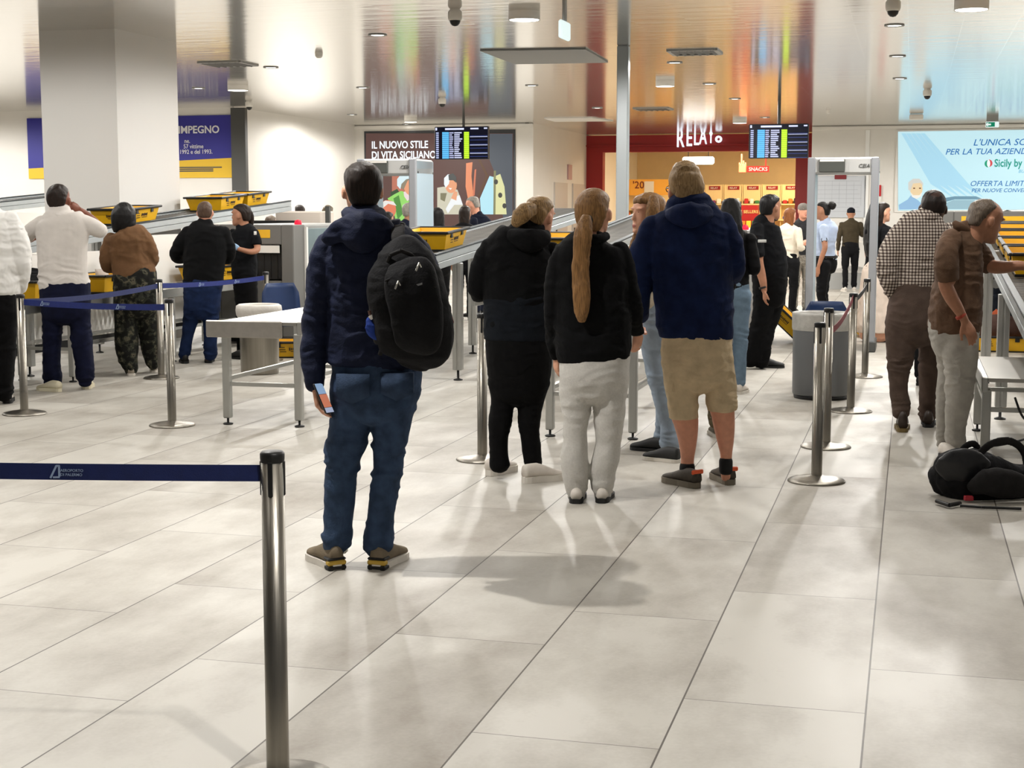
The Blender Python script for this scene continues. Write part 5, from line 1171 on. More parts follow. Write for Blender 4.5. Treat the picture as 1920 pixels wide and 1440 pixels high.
# ---------------------------------------------------------------- 4 girl with loose hair, face turned left
M_lightjean = cloth('light_blue_jeans', (150, 164, 180), .15, .4); M_bshoe = mat('shoe_black', (18, 18, 18), .6); M_beige = cloth('beige_knit', (190, 180, 160), .15, .4)
p = Person(10.05, 1225, 'long-haired girl looking left between the ponytail girl and the man in shorts', K_fair, .007)
f_ = p.head(p.pt(1214, 437, 0), .255, -2.05, hair=[(.0, .33, -.02, -.46), (.2, .355, .06, -.485), (.4, .365, .14, -.495), (.55, .37, .19, -.50), (.66, .366, .25, -.505), (.72, .362, .33, -.50), (.78, .352, .385, -.49), (.88, .315, .37, -.455), (.96, .24, .27, -.36), (1.02, .14, .13, -.21), (1.045, .04, .0, -.08)], hm=H_lblond)
p.garment('hair_front', H_lblond, [p.line([(1193, 438, 5, .04), (1188, 460, 8, 0), (1184, 480, 8, -.03), (1182, 496, 5, -.04)], .6), p.line([(1224, 372, 10, -.06), (1224, 400, 13, -.10), (1222, 440, 13, -.11), (1214, 475, 11, -.11), (1206, 500, 6, -.11)], .7), p.line([(1232, 385, 10, -.02), (1236, 420, 11, 0), (1238, 460, 11, 0), (1236, 500, 7, 0)], .7)], fold=(.004, (45, 45, 5)), body=False, smooth=2)
p.garment('top', M_blackh, [p.rows([(440, 1200, 1232, .9), (452, 1188, 1244, .9), (470, 1182, 1256, .9), (520, 1190, 1254, .95), (560, 1194, 1254, 1.0), (580, 1196, 1254, 1.0)]),
    p.line([(1214, 470, 15, -.12), (1212, 510, 15, -.16), (1216, 535, 14, -.18)])], fold=(.007, (9, 9, 14)), flat=(0,))
p.garment('sleeve', M_beige, [p.line([(1214, 530, 15, -.18), (1220, 552, 15, -.18), (1212, 568, 13, -.2), (1200, 572, 11, -.22)])], fold=(.006, (14, 14, 14)))
p.garment('jeans', M_lightjean, [p.rows([(572, 1196, 1254, 1.1), (610, 1197, 1256, 1.1), (640, 1200, 1256, 1.05)]),
    p.rows([(620, 1198, 1244, 1.1), (660, 1205, 1246, 1.1), (707, 1216, 1252, 1.1), (751, 1227, 1258, 1.15), (795, 1238, 1266, 1.15), (830, 1240, 1272, 1.2), (842, 1242, 1270, 1.1)]),
    p.rows([(620, 1212, 1256, 1.1, .12), (700, 1222, 1256, 1.1, .14), (760, 1230, 1256, 1.1, .16), (820, 1228, 1254, 1.1, .18), (832, 1229, 1252, 1.1, .18)])], fold=JEANF, seed=12)
for hx, tx in (((1272, 868), (1222, 862)), ((1246, 849), (1192, 843))): p.shoe(fx(*hx), fx(*tx), M_bshoe, M_solew if hx[0] > 1250 else M_soleb, .095, .10, .022, length=.265)
p.hand(p.pt(1199, 573, -.22), (-.8, -.2, -.5), (0, .3, -1), .17, .6)
p.finish()

# ---------------------------------------------------------------- 5 man in shorts
M_navyh = cloth('navy_fleece', (16, 28, 60), .25, .5); M_khaki = cloth('khaki_canvas', (196, 176, 144), .15, .5); M_trail = mat('trail_shoe', (66, 58, 48), .7, 0, .25, 30); M_trsole = mat('trail_sole', (120, 112, 98), .7); M_orange = mat('orange_tab', (236, 96, 50), .6)
p = Person(8.95, 1310, 'big sandy-haired man in a navy hoodie, khaki cargo shorts and hiking shoes', K_pink, .0075)
f_ = p.head(p.pt(1285, 400, .03), .27, -.20, hair='crop', hm=H_sandy, fat=.98)
p.garment('crown_hair', H_sandy, [p.rows([(322, 1259, 1311, 1.0), (330, 1255, 1315, 1.05), (342, 1255, 1316, 1.05), (352, 1256, 1315, 1.0)])], fold=(.005, (34, 34, 18)), body=False)
p.garment('hoodie', M_navyh, [
    p.rows([(384, 1250, 1334, .8), (394, 1242, 1344, .7), (408, 1226, 1360, .6), (430, 1216, 1370, .58), (470, 1214, 1374, .62), (530, 1224, 1374, .68), (585, 1230, 1375, .72), (622, 1235, 1375, .74), (634, 1236, 1374, .74)]),
    p.line([(1228, 424, 22), (1210, 462, 24), (1200, 505, 23), (1200, 545, 20, .02), (1200, 575, 17, .08), (1199, 590, 15, .16)]),
    p.line([(1352, 420, 24), (1368, 460, 25), (1374, 495, 21, .02), (1374, 510, 19, .10), (1366, 518, 17, .25), (1356, 520, 15, .36)])], fold=[(.009, (6, 6, 10)), (.004, (14, 14, 18))], flat=(0,))
p.garment('hood', M_navyh, [p.line([(1252, 396, 9, -.03), (1266, 402, 18, -.14), (1294, 404, 24, -.17), (1320, 400, 18, -.13), (1334, 392, 9, -.03)], .6)], fold=(.007, (10, 10, 20)), body=False)
p.garment('shorts', M_khaki, [p.rows([(618, 1240, 1372, .74), (650, 1240, 1371, .78), (680, 1241, 1373, .78), (700, 1243, 1374, .74)]),
    p.rows([(675, 1240, 1312, 1.02), (707, 1244, 1311, 1.05), (740, 1251, 1309, 1.1), (768, 1254, 1309, 1.15), (784, 1254, 1310, 1.15)]),
    p.rows([(672, 1310, 1374, 1.05), (707, 1320, 1378, 1.05), (735, 1323, 1380, 1.1), (758, 1325, 1381, 1.15), (770, 1326, 1381, 1.15)])], fold=[(.008, (9, 9, 18))], flat=(1, 2), seed=9)
b = MB(); q = [p.pt(1241, 682, -.01), p.pt(1259, 684, -.095), p.pt(1264, 735, -.10), p.pt(1250, 737, -.02)]; b.prism(q, Vector((.02, .03, 0))); p.solid('cargo_pocket', M_khaki, b)
b = MB(); q = [p.pt(1371, 676, -.06), p.pt(1375, 676, .03), p.pt(1382, 722, .03), p.pt(1378, 722, -.06)]; b.prism(q, Vector((-.02, .01, 0))); p.solid('cargo_pocket', M_khaki, b)
p.flesh(p.rows([(760, 1258, 1307, 1.05), (790, 1262, 1310, 1.08), (812, 1268, 1309, 1.1), (835, 1273, 1306, 1.08), (858, 1276, 1302, 1.05), (882, 1276, 1301, 1.05), (904, 1278, 1300, 1.0)]))
p.flesh(p.rows([(750, 1332, 1376, 1.05), (780, 1334, 1378, 1.08), (805, 1339, 1378, 1.1), (830, 1345, 1376, 1.08), (852, 1350, 1373, 1.05), (872, 1350, 1372, 1.05), (896, 1352, 1370, 1.0)]))
M_sock = mat('sock_black', (20, 20, 22), .9)
p.garment('sock', M_sock, [p.rows([(874, 1274, 1303, 1.1), (890, 1273, 1304, 1.1)])], body=False, voxel=.006); p.garment('sock', M_sock, [p.rows([(864, 1348, 1374, 1.1), (882, 1348, 1374, 1.1)])], body=False, voxel=.006)
for hx, tx in (((1308, 916), (1238, 900)), ((1370, 910), (1326, 885))): p.shoe(fx(*hx), fx(*tx), M_trail, M_trsole, .105, .11, .034, [(-.012, .035, .085, .112, M_orange)], length=.30)
b = MB()
g0 = f_(-.345, .02, .55); g1 = f_(-.33, .36, .55); b.path([g0, g1], .004, 8); b.path([f_(.345, .02, .55), f_(.33, .36, .55)], .004, 8)
for sx in (-1, 1):
    for k in range(12):
        a, a2 = 2*math.pi*k/12, 2*math.pi*(k+1)/12; b.path([f_(sx*.17+.14*math.cos(a), .46, .53+.09*math.sin(a)), f_(sx*.17+.14*math.cos(a2), .46, .53+.09*math.sin(a2))], .003, 6)
p.solid('glasses', M_black, b)
p.hand(p.pt(1199, 592, .17), (.1, .6, -.7), (.8, 0, .2), .19, .6, thumb=-1); p.hand(p.pt(1355, 520, .37), (-.5, .8, .1), (-.5, -.2, -.6), .19, .6)
p.finish()

# ---------------------------------------------------------------- 8 guard in black
M_polo = cloth('black_polo', (13, 14, 17), .25, .4)
p = Person(15.6, 1440, 'bearded security guard in a black polo and trousers, turned right', K_tan, .010)
p.head(p.pt(1445, 412, .0), .25, .95, hair='short', hm=H_black)
p.garment('beard', H_black, [p.line([(1447, 402, 6, .02), (1453, 409, 6, .04), (1457, 410, 4, .05)], .9)], body=False, voxel=.008)
p.garment('polo', M_polo, [p.rows([(408, 1432, 1454, .9), (416, 1416, 1458, .8), (428, 1408, 1462, .8), (450, 1406, 1466, .85), (480, 1408, 1474, .9), (505, 1410, 1476, .9), (518, 1411, 1474, .9)]),
    p.line([(1420, 428, 12, -.08), (1418, 450, 12.5, -.14), (1420, 472, 13, -.17), (1421, 482, 13, -.17)])], fold=(.008, (8, 8, 12)), flat=(1,))
p.flesh(p.line([(1420, 470, 9, -.17), (1423, 495, 9, -.18), (1427, 512, 8.5, -.18), (1431, 530, 7, -.19), (1433, 545, 5.5, -.19)])); p.hand(p.pt(1433, 543, -.19), (.05, 0, -1), (1, .1, 0), .19, .5, thumb=1)
b = MB(); b.cyl(p.pt(1430, 537, -.19), p.pt(1431, 540.5, -.19), .040); p.solid('wristwatch', M_black, b)
b = MB(); b.box(p.pt(1429, 452, -.255), (.085, .01, .03), bev=.003); p.solid('sleeve_patch', mat('patch_pale', (190, 190, 186), .6), b)
p.garment('trousers', M_legg, [p.rows([(512, 1410, 1475, .9), (540, 1412, 1474, .9), (560, 1414, 1470, .85)]),
    p.rows([(545, 1412, 1452, 1), (580, 1412, 1450, 1), (615, 1406, 1442, 1.05), (650, 1396, 1426, 1.05), (678, 1392, 1420, 1.05)]),
    p.rows([(545, 1432, 1474, 1, .1), (580, 1428, 1466, 1, .08), (615, 1420, 1454, 1.05, .04), (650, 1414, 1446, 1.05), (680, 1414, 1442, 1.05)])], fold=[(.008, (8, 8, 16))], seed=4)
p.shoe(fx(1418, 689), fx(1474, 690), M_bshoe, M_soleb, .105, .11, .02, length=.29); p.shoe(fx(1394, 688), fx(1440, 684), M_bshoe, M_soleb, .105, .11, .02, length=.28)
p.finish()

# ---------------------------------------------------------------- 9 man in the checked shirt
def check_mat():
    m = bpy.data.materials.new('checked_cotton'); m.use_nodes = True; n = m.node_tree.nodes; L = m.node_tree.links.new; b = n['Principled BSDF']
    tc = n.new('ShaderNodeTexCoord'); sp = n.new('ShaderNodeSeparateXYZ'); L(tc.outputs['Object'], sp.inputs[0])
    def st(o, ph):
        a = n.new('ShaderNodeMath'); a.operation = 'MULTIPLY'; a.inputs[1].default_value = 44.0; L(o, a.inputs[0])
        f = n.new('ShaderNodeMath'); f.operation = 'FRACT'; L(a.outputs[0], f.inputs[0]); g = n.new('ShaderNodeMath'); g.operation = 'LESS_THAN'; g.inputs[1].default_value = .42; L(f.outputs[0], g.inputs[0]); return g.outputs[0]
    a = st(sp.outputs[0], 0); c = st(sp.outputs[2], 0); s_ = n.new('ShaderNodeMath'); s_.operation = 'ADD'; L(a, s_.inputs[0]); L(c, s_.inputs[1])
    d = n.new('ShaderNodeMath'); d.operation = 'MULTIPLY'; d.inputs[1].default_value = .5; L(s_.outputs[0], d.inputs[0])
    r = n.new('ShaderNodeValToRGB'); L(d.outputs[0], r.inputs[0]); r.color_ramp.interpolation = 'CONSTANT'
    r.color_ramp.elements[0].position = 0; r.color_ramp.elements[0].color = rgb((206, 196, 184)); r.color_ramp.elements[1].position = .4; r.color_ramp.elements[1].color = rgb((120, 106, 98)); e = r.color_ramp.elements.new(.9); e.color = rgb((52, 42, 40))
    L(r.outputs[0], b.inputs['Base Color']); b.inputs['Roughness'].default_value = .85; b.inputs['Specular IOR Level'].default_value = .15; return m
M_brownt = cloth('brown_trousers', (84, 70, 62), .15, .5); M_boot = mat('boot_brown', (52, 40, 32), .45, 0, .2, 20)
p = Person(11.2, 1712, 'dark-skinned man seen from behind in a checked shirt and brown trousers', K_dark, .008)
p.head(p.pt(1748, 423, .03), .262, .15, hair=[(.35, .30, -.15, -.41), (.5, .333, -.08, -.45), (.66, .338, .06, -.46), (.8, .31, .25, -.425), (.92, .22, .2, -.315), (.99, .1, .08, -.16), (1.005, .03, 0, -.05)], hm=hairmat('hair_shaved_black', (22, 17, 15), (40, 30, 26)), fat=.98)
p.garment('shirt', check_mat(), [
    p.rows([(400, 1722, 1762, .9), (408, 1710, 1770, .75), (420, 1688, 1784, .6), (436, 1680, 1790, .58), (470, 1678, 1790, .6), (505, 1678, 1780, .64), (526, 1678, 1770, .68), (538, 1678, 1768, .68)]),
    p.line([(1690, 434, 17), (1676, 460, 20), (1667, 485, 19.5, -.02), (1664, 505, 18.5, -.03), (1667, 525, 16.5, -.02), (1672, 545, 13, .02), (1676, 556, 11, .05)]),
    p.line([(1778, 434, 17), (1790, 470, 18, .05), (1796, 505, 17, .1), (1796, 530, 14, .2)])], fold=[(.010, (8, 8, 14)), (.005, (18, 18, 24))], flat=(0,))
p.garment('collar', MATS.get('x', check_mat()), [p.line([(1724, 402, 5, -.02), (1734, 406, 7, -.09), (1752, 406, 7, -.09), (1762, 402, 5, -.02)], .7)], body=False)
p.garment('trousers', M_brownt, [p.rows([(530, 1679, 1764, .7), (565, 1668, 1764, .74), (600, 1662, 1764, .76), (625, 1661, 1762, .7)]),
    p.rows([(600, 1661, 1718, 1), (640, 1662, 1719, 1), (679, 1664, 1708, 1.05), (706, 1667, 1703, 1.08), (732, 1669, 1701, 1.1), (757, 1673, 1706, 1.1), (774, 1676, 1703, 1.1)]),
    p.rows([(600, 1708, 1762, 1, .1), (640, 1722, 1760, 1, .15), (680, 1724, 1760, 1.05, .2), (732, 1725, 1757, 1.1, .25), (770, 1724, 1755, 1.1, .28), (784, 1726, 1752, 1.1, .28)])], fold=JEANF, seed=6)
p.shoe(fx(1692, 811), fx(1690, 785), M_boot, mat('sole_tan', (110, 92, 52), .7), .105, .16, .03, length=.30); p.shoe(fx(1740, 802), fx(1744, 780), M_boot, M_soleb, .105, .13, .025, length=.29)
p.hand(p.pt(1676, 556, .05), (.2, .3, -1), (1, 0, 0), .18, .8, thumb=-1)
p.finish()

# ---------------------------------------------------------------- 10 man in the olive-brown shirt
M_olive = cloth('olive_brown_shirt', (92, 70, 54), .15, .5, .75); M_greyj = cloth('pale_grey_jeans', (166, 162, 154), .14, .5)
p = Person(10.0, 1795, 'cropped-haired man in a brown shirt and pale grey jeans reaching right over a tray', K_tan, .0068); p.nb = .36
p.head(p.pt(1836, 449, -.02), .265, 1.38, nod=-.30, hair=[(.26, .24, -.14, -.415), (.36, .31, -.16, -.43), (.47, .332, -.10, -.446), (.57, .342, -.04, -.462), (.68, .345, .04, -.467), (.78, .332, .14, -.452), (.87, .29, .18, -.41), (.94, .21, .10, -.31), (.99, .11, .0, -.17), (1.012, .03, -.05, -.08)], hm=H_greyshort)
p.garment('shirt', M_olive, [
    p.rows([(424, 1796, 1822, .9), (434, 1784, 1830, .9), (446, 1772, 1836, .95), (470, 1766, 1838, 1.0), (500, 1760, 1840, 1.05), (540, 1752, 1838, 1.1), (575, 1745, 1837, 1.15), (600, 1743, 1836, 1.15), (611, 1744, 1834, 1.15)]),
    p.line([(1784, 446, 17, -.12), (1776, 470, 20, -.22), (1774, 495, 21, -.25), (1776, 515, 20, -.26), (1777, 526, 18, -.26)]),
    p.line([(1822, 452, 15, .14), (1836, 476, 18, .22), (1848, 492, 17, .22), (1856, 497, 15, .2)])], fold=[(.009, (8, 8, 12)), (.004, (18, 18, 20))], flat=(1, 2))
p.garment('collar', M_olive, [p.line([(1790, 418, 6, -.06), (1798, 426, 10, -.06), (1814, 436, 9, -.04), (1824, 446, 6, 0)], .9)], body=False)
p.flesh(p.line([(1776, 512, 12, -.26), (1772, 530, 13, -.27), (1782, 555, 13, -.28), (1794, 575, 11, -.27), (1804, 592, 8.5, -.26), (1808, 600, 8, -.26)])); p.hand(p.pt(1807, 599, -.26), (.45, -.1, -.85), (-.3, .9, -.2), .20, .35, thumb=-1)
p.flesh(p.line([(1846, 492, 12, .22), (1862, 500, 13, .20), (1885, 501, 11.5, .15), (1908, 498, 9.5, .1), (1922, 499, 8.5, .08)])); p.hand(p.pt(1920, 499, .08), (1, -.1, -.25), (0, .2, -1), .19, .5)
b = MB(); b.cyl(p.pt(1800, 590, -.26), p.pt(1803, 594, -.26), .036); p.solid('wristband', mat('band_red', (160, 60, 40), .7), b)
p.garment('jeans', M_greyj, [p.rows([(602, 1744, 1832, 1.1), (630, 1746, 1832, 1.1), (650, 1752, 1831, 1.05)]),
    p.rows([(630, 1762, 1832, 1.0, -.06), (670, 1768, 1832, 1.0, -.08), (706, 1774, 1825, 1.05, -.08), (748, 1774, 1821, 1.1, -.07), (785, 1774, 1812, 1.1, -.06), (824, 1776, 1808, 1.1, -.05), (858, 1778, 1804, 1.1, -.05)]),
    p.rows([(630, 1746, 1800, 1.0, .12), (670, 1758, 1800, 1.0, .14), (706, 1760, 1798, 1.05, .14), (748, 1757, 1790, 1.1, .12), (785, 1756, 1782, 1.1, .1), (824, 1759, 1778, 1.15, .08), (846, 1762, 1777, 1.1, .08)])], fold=JEANF, seed=15)
p.shoe(fx(1766, 856), fx(1800, 868), M_wshoe, M_soleb, .1, .1, .024, length=.28); p.shoe(fx(1788, 872), fx(1835, 884), M_wshoe, M_soleb, .1, .1, .024, length=.28)
p.finish()

# ---------------------------------------------------------------- 11 man in the white shirt
M_wshirt = cloth('white_jersey', (206, 200, 194), .04, .25); M_indigo = cloth('indigo_jeans', (13, 17, 40), .25, .5); M_cream_s = mat('shoe_cream', (214, 206, 180), .6)
p = Person(13.8, 118, 'dark-haired man in a white polo shirt and indigo jeans, hand at his face', K_brown, .009)
p.head(p.pt(112, 402, .03), .27, .1, hair='crop', hm=H_dark, fat=.98)
p.garment('polo_shirt', M_wshirt, [
    p.rows([(394, 92, 132, .9), (402, 80, 145, .75), (412, 70, 160, .62), (430, 68, 166, .58), (460, 70, 163, .6), (500, 72, 162, .64), (528, 73, 166, .68), (538, 74, 168, .68)]),
    p.line([(80, 418, 14), (66, 428, 15, .04), (54, 438, 14, .10), (50, 443, 13, .16)]),
    p.line([(152, 416, 15), (172, 424, 15.5, .03), (186, 432, 14, .06), (188, 433, 12, .12)])], fold=[(.010, (4, 4, 15), [.2, (1.02, .13, 1.0)]), (.003, (8, 8, 10))], flat=(0,))
p.garment('collar', M_wshirt, [p.line([(91, 396, 4, -.02), (104, 404, 6, -.10), (116, 407, 6, -.11), (128, 402, 6, -.08), (136, 396, 4, 0)], .7)], body=False)
p.flesh(p.line([(52, 441, 9.5, .1), (56, 446, 9, .25), (68, 440, 8, .38), (78, 432, 7, .42)])); p.flesh(p.line([(186, 432, 10, .08), (180, 420, 9, .18), (162, 404, 8, .2), (150, 396, 7, .16)])); p.hand(p.pt(151, 397, .16), (-.85, -.25, .65), (-.2, .4, -.3), .19, .5, thumb=-1); p.hand(p.pt(78, 432, .42), (.8, .4, .1), (0, -.2, -1), .19, .5)
p.garment('jeans', M_indigo, [p.rows([(532, 75, 168, .7), (560, 77, 169, .75), (585, 79, 169, .7)]),
    p.rows([(565, 79, 121, 1), (600, 81, 117, 1), (640, 82, 113, 1.05), (680, 81, 112, 1.05), (708, 83, 113, 1.1), (720, 86, 112, 1.1)]),
    p.rows([(565, 122, 169, 1), (600, 130, 169, 1), (640, 135, 171, 1.05), (680, 142, 175, 1.05), (704, 145, 174, 1.1), (716, 148, 172, 1.1)])], fold=JEANF, seed=22)
p.shoe(fx(112, 735), fx(64, 730), M_cream_s, M_cream_s, .105, .1, .03, length=.29); p.shoe(fx(163, 730), fx(174, 708), M_cream_s, M_cream_s, .105, .1, .03, length=.29)
p.finish()

# ---------------------------------------------------------------- 12 woman in the brown jacket
def camo(name, cs):
    m = bpy.data.materials.new(name); m.use_nodes = True; n = m.node_tree.nodes; L = m.node_tree.links.new; b = n['Principled BSDF']
    tc = n.new('ShaderNodeTexCoord'); t = n.new('ShaderNodeTexNoise'); t.inputs['Scale'].default_value = 16; t.inputs['Detail'].default_value = 3; L(tc.outputs['Object'], t.inputs[0])
    r = n.new('ShaderNodeValToRGB'); L(t.outputs[0], r.inputs[0]); r.color_ramp.interpolation = 'CONSTANT'; r.color_ramp.elements[0].color = rgb(cs[0]); r.color_ramp.elements[1].position = .5; r.color_ramp.elements[1].color = rgb(cs[1])
    for pos, c in ((.58, cs[2]), (.66, cs[3])): e = r.color_ramp.elements.new(pos); e.color = rgb(c)
    L(r.outputs[0], b.inputs['Base Color']); b.inputs['Roughness'].default_value = .85; b.inputs['Specular IOR Level'].default_value = .15; return m
M_suedej = cloth('brown_suede', (104, 76, 52), .12, .4)
M_camo = camo('camo_trousers', ((26, 26, 24), (48, 50, 42), (84, 80, 66), (36, 36, 32)))
p = Person(15.0, 250, 'woman with a dark bob in a brown jacket and dark camouflage trousers', K_tan, .010)
p.head(p.pt(234, 431, .03), .25, -.1, hair='bob', hm=H_black)
p.garment('jacket', M_suedej, [p.rows([(428, 216, 256, .8), (436, 204, 274, .66), (450, 199, 282, .62), (480, 208, 284, .66), (505, 212, 289, .7), (518, 214, 293, .72)]),
    p.line([(210, 446, 12), (202, 470, 13), (200, 490, 12.5, .02), (203, 500, 11, .12), (206, 500, 9, .24)]),
    p.line([(272, 446, 12), (283, 470, 12), (286, 488, 11, .05), (280, 496, 10, .18)])], fold=[(.010, (10, 10, 10))], flat=(0,))
p.flesh(p.line([(206, 499, 7, .24), (212, 497, 6, .3)])); p.hand(p.pt(212, 497, .3), (.3, .9, -.2), (.5, 0, -1), .17, .6)
p.garment('trousers', M_camo, [p.rows([(512, 214, 292, .72), (545, 214, 295, .76), (575, 215, 297, .72)]),
    p.rows([(560, 215, 259, 1), (600, 216, 257, 1.05), (640, 217, 258, 1.05), (668, 220, 258, 1.05), (690, 232, 258, 1.05), (696, 234, 256, 1.0)]),
    p.rows([(560, 255, 297, 1, .05), (600, 258, 297, 1.05, .1), (640, 264, 298, 1.05, .15), (668, 270, 298, 1.05, .2), (684, 276, 298, 1.0, .2)])], fold=[(.010, (8, 8, 12))], seed=31)
p.shoe(fx(246, 705), fx(246, 690), mat('shoe_taupe', (150, 140, 124), .6), M_solew, .1, .09, .025, length=.25); p.shoe(fx(288, 699), fx(298, 685), MATS['shoe_taupe'], M_solew, .1, .09, .025, length=.25)
p.finish()

# ---------------------------------------------------------------- 13 bald man in the black sweater
p = Person(16.2, 375, 'balding man seen from behind in a black sweater and blue jeans at the roller table', K_pink, .010)
p.head(p.pt(385, 418, .03), .225, -.1, hair='crop', hm=H_shaved)
p.garment('sweater', M_blackh, [p.rows([(417, 371, 399, .8), (424, 356, 412, .66), (436, 346, 424, .6), (460, 344, 426, .62), (500, 344, 420, .66), (528, 344, 418, .7), (536, 344, 417, .7)]),
    p.line([(354, 436, 13), (340, 456, 13), (331, 474, 12, .03), (334, 482, 11, .14), (342, 484, 9, .28)]),
    p.line([(418, 436, 13), (428, 460, 12, .04), (430, 480, 11, .1), (424, 486, 9, .24)])], fold=[(.008, (8, 8, 12))], flat=(0,))
p.hand(p.pt(342, 484, .29), (.4, .9, 0), (0, 0, -1), .18, .5); p.hand(p.pt(424, 486, .25), (-.1, .9, -.1), (0, 0, -1), .18, .5)
M_bluej = cloth('blue_jeans', (21, 35, 66), .25, .5)
p.garment('jeans', M_bluej, [p.rows([(530, 344, 417, .72), (560, 345, 413, .75), (580, 345, 412, .7)]), p.rows([(568, 345, 381, 1), (600, 345, 371, 1.05), (633, 341, 361, 1.1), (668, 336, 354, 1.15)]), p.rows([(568, 378, 412, 1), (600, 382, 409, 1.05), (633, 383, 407, 1.1), (668, 383, 405, 1.15)])], fold=JEANF, seed=41)
p.shoe(fx(348, 682), fx(336, 668), M_bshoe, M_soleb, .1, .1, .025, length=.28); p.shoe(fx(390, 681), fx(402, 667), mat('shoe_brown', (110, 70, 54), .6), M_soleb, .1, .1, .025, length=.28)
p.finish()

# ---------------------------------------------------------------- 14 female officer
p = Person(17.0, 461, 'female security officer with tied dark hair and blue gloves, facing left', K_tan, .010)
p.head(p.pt(452, 423, 0), .235, -1.35, hair='bunback', hm=H_dark)
p.garment('ponytail', H_dark, [p.line([(464, 392, 5, .02), (470, 404, 6, .04), (471, 420, 5, .05)], .8)], body=False)
p.garment('shirt', M_polo, [p.rows([(424, 442, 464, .9), (431, 434, 478, .7), (445, 433, 482, .68), (470, 434, 482, .72), (492, 434, 482, .76), (515, 435, 482, .8)]),
    p.line([(476, 436, 8, -.05), (481, 450, 8.5, -.07), (482, 459, 8.5, -.08)]), p.line([(438, 436, 8, .1), (434, 450, 8, .14), (434, 458, 8, .15)])], fold=(.007, (9, 9, 14)), flat=(1, 2))
p.flesh(p.line([(481, 456, 6, -.08), (482, 468, 6.2, -.1), (470, 472, 5.5, -.17), (452, 468, 4.6, -.22), (444, 465, 4.2, -.23)])); p.flesh(p.line([(434, 456, 6, .15), (432, 470, 6, .12), (438, 474, 5, .02)]))
M_glove = mat('glove_blue', (130, 160, 190), .5)
p.garment('glove', M_glove, [p.line([(446, 465.5, 5, -.23), (441, 463, 6, -.24), (435, 460, 5.5, -.24), (432, 458, 4, -.24)], .7)], voxel=.006, body=True)
p.garment('trousers', M_legg, [p.rows([(510, 435, 482, .8), (545, 439, 483, .82), (565, 441, 483, .8)]), p.rows([(555, 441, 465, 1.1), (600, 443, 463, 1.1), (640, 444, 461, 1.1), (665, 444, 460, 1.1)]), p.rows([(555, 460, 483, 1.1, .06), (600, 462, 483, 1.1, .08), (640, 464, 481, 1.1, .1), (662, 464, 480, 1.1, .1)])], fold=(.006, (9, 9, 14)), seed=3)
p.shoe(fx(458, 674), fx(436, 672), M_bshoe, M_soleb, .1, .1, .025, length=.26); p.shoe(fx(478, 671), fx(458, 668), M_bshoe, M_soleb, .1, .1, .025, length=.26)
b = MB(); b.box(p.pt(478.5, 437, -.18), (.03, .008, .04), bev=.002); p.solid('shoulder_patch', M_white, b)
p.finish()

# ---------------------------------------------------------------- 15 white-jacketed person at the left edge
def printmat():
    m = bpy.data.materials.new('white_print_jacket'); m.use_nodes = True; n = m.node_tree.nodes; L = m.node_tree.links.new; b = n['Principled BSDF']
    tc = n.new('ShaderNodeTexCoord'); sp = n.new('ShaderNodeSeparateXYZ'); L(tc.outputs['Object'], sp.inputs[0])
    mp = n.new('ShaderNodeMapping'); mp.inputs['Scale'].default_value = (30, 12, 46); L(tc.outputs['Object'], mp.inputs[0])
    t = n.new('ShaderNodeTexNoise'); t.inputs['Scale'].default_value = 1.0; t.inputs['Detail'].default_value = 2; L(mp.outputs[0], t.inputs[0])
    def lt(o, v, op='GREATER_THAN'):
        a = n.new('ShaderNodeMath'); a.operation = op; a.inputs[1].default_value = v; L(o, a.inputs[0]); return a.outputs[0]
    def mul(a, c):
        q = n.new('ShaderNodeMath'); q.operation = 'MULTIPLY'; L(a, q.inputs[0]); L(c, q.inputs[1]); return q.outputs[0]
    k = mul(mul(lt(t.outputs[0], .56), lt(sp.outputs[2], 1.08)), mul(lt(sp.outputs[2], 1.46, 'LESS_THAN'), lt(sp.outputs[0], .12, 'LESS_THAN')))
    mx = n.new('ShaderNodeMix'); mx.data_type = 'RGBA'; L(k, mx.inputs[0]); mx.inputs[6].default_value = rgb((226, 224, 220)); mx.inputs[7].default_value = rgb((26, 26, 28)); L(mx.outputs[2], b.inputs['Base Color']); b.inputs['Roughness'].default_value = .8; return m
p = Person(12.75, -8, 'person in a white jacket with black back print, cut off by the left edge', K_tan, .009)
p.head(p.pt(-24, 392, .02), .25, .2, hair='short', hm=H_dark)
p.garment('jacket', printmat(), [p.rows([(388, -46, -2, .8), (398, -62, 12, .66), (412, -72, 24, .6), (445, -76, 32, .62), (490, -72, 38, .66), (530, -66, 38, .7), (556, -62, 30, .72)]),
    p.line([(16, 412, 17), (32, 450, 19), (38, 490, 18), (38, 522, 15, .04), (34, 540, 12, .12)]), p.line([(-68, 412, 17), (-80, 450, 18), (-82, 490, 17), (-78, 520, 14, .06)])], fold=[(.014, (8, 8, 9)), (.006, (18, 18, 18))], flat=(0,))
p.garment('trousers', M_legg, [p.rows([(548, -60, 34, .74), (580, -58, 34, .76), (600, -56, 33, .7)]), p.rows([(585, -56, -12, 1), (650, -50, -12, 1.05), (700, -48, -14, 1.05), (740, -46, -16, 1.05)]), p.rows([(585, -14, 33, 1), (640, -10, 28, 1.05), (700, -8, 26, 1.05), (742, -7, 22, 1.05)])], fold=JEANF, seed=4)
p.shoe(fx(14, 757), fx(22, 730), M_wshoe, M_soleb, .1, .1, .03, length=.28); p.shoe(fx(-30, 757), fx(-34, 730), M_wshoe, M_soleb, .1, .1, .03, length=.28)
p.hand(p.pt(34, 540, .13), (0, .5, -1), (-1, 0, 0), .18, .6, thumb=-1)
p.finish()
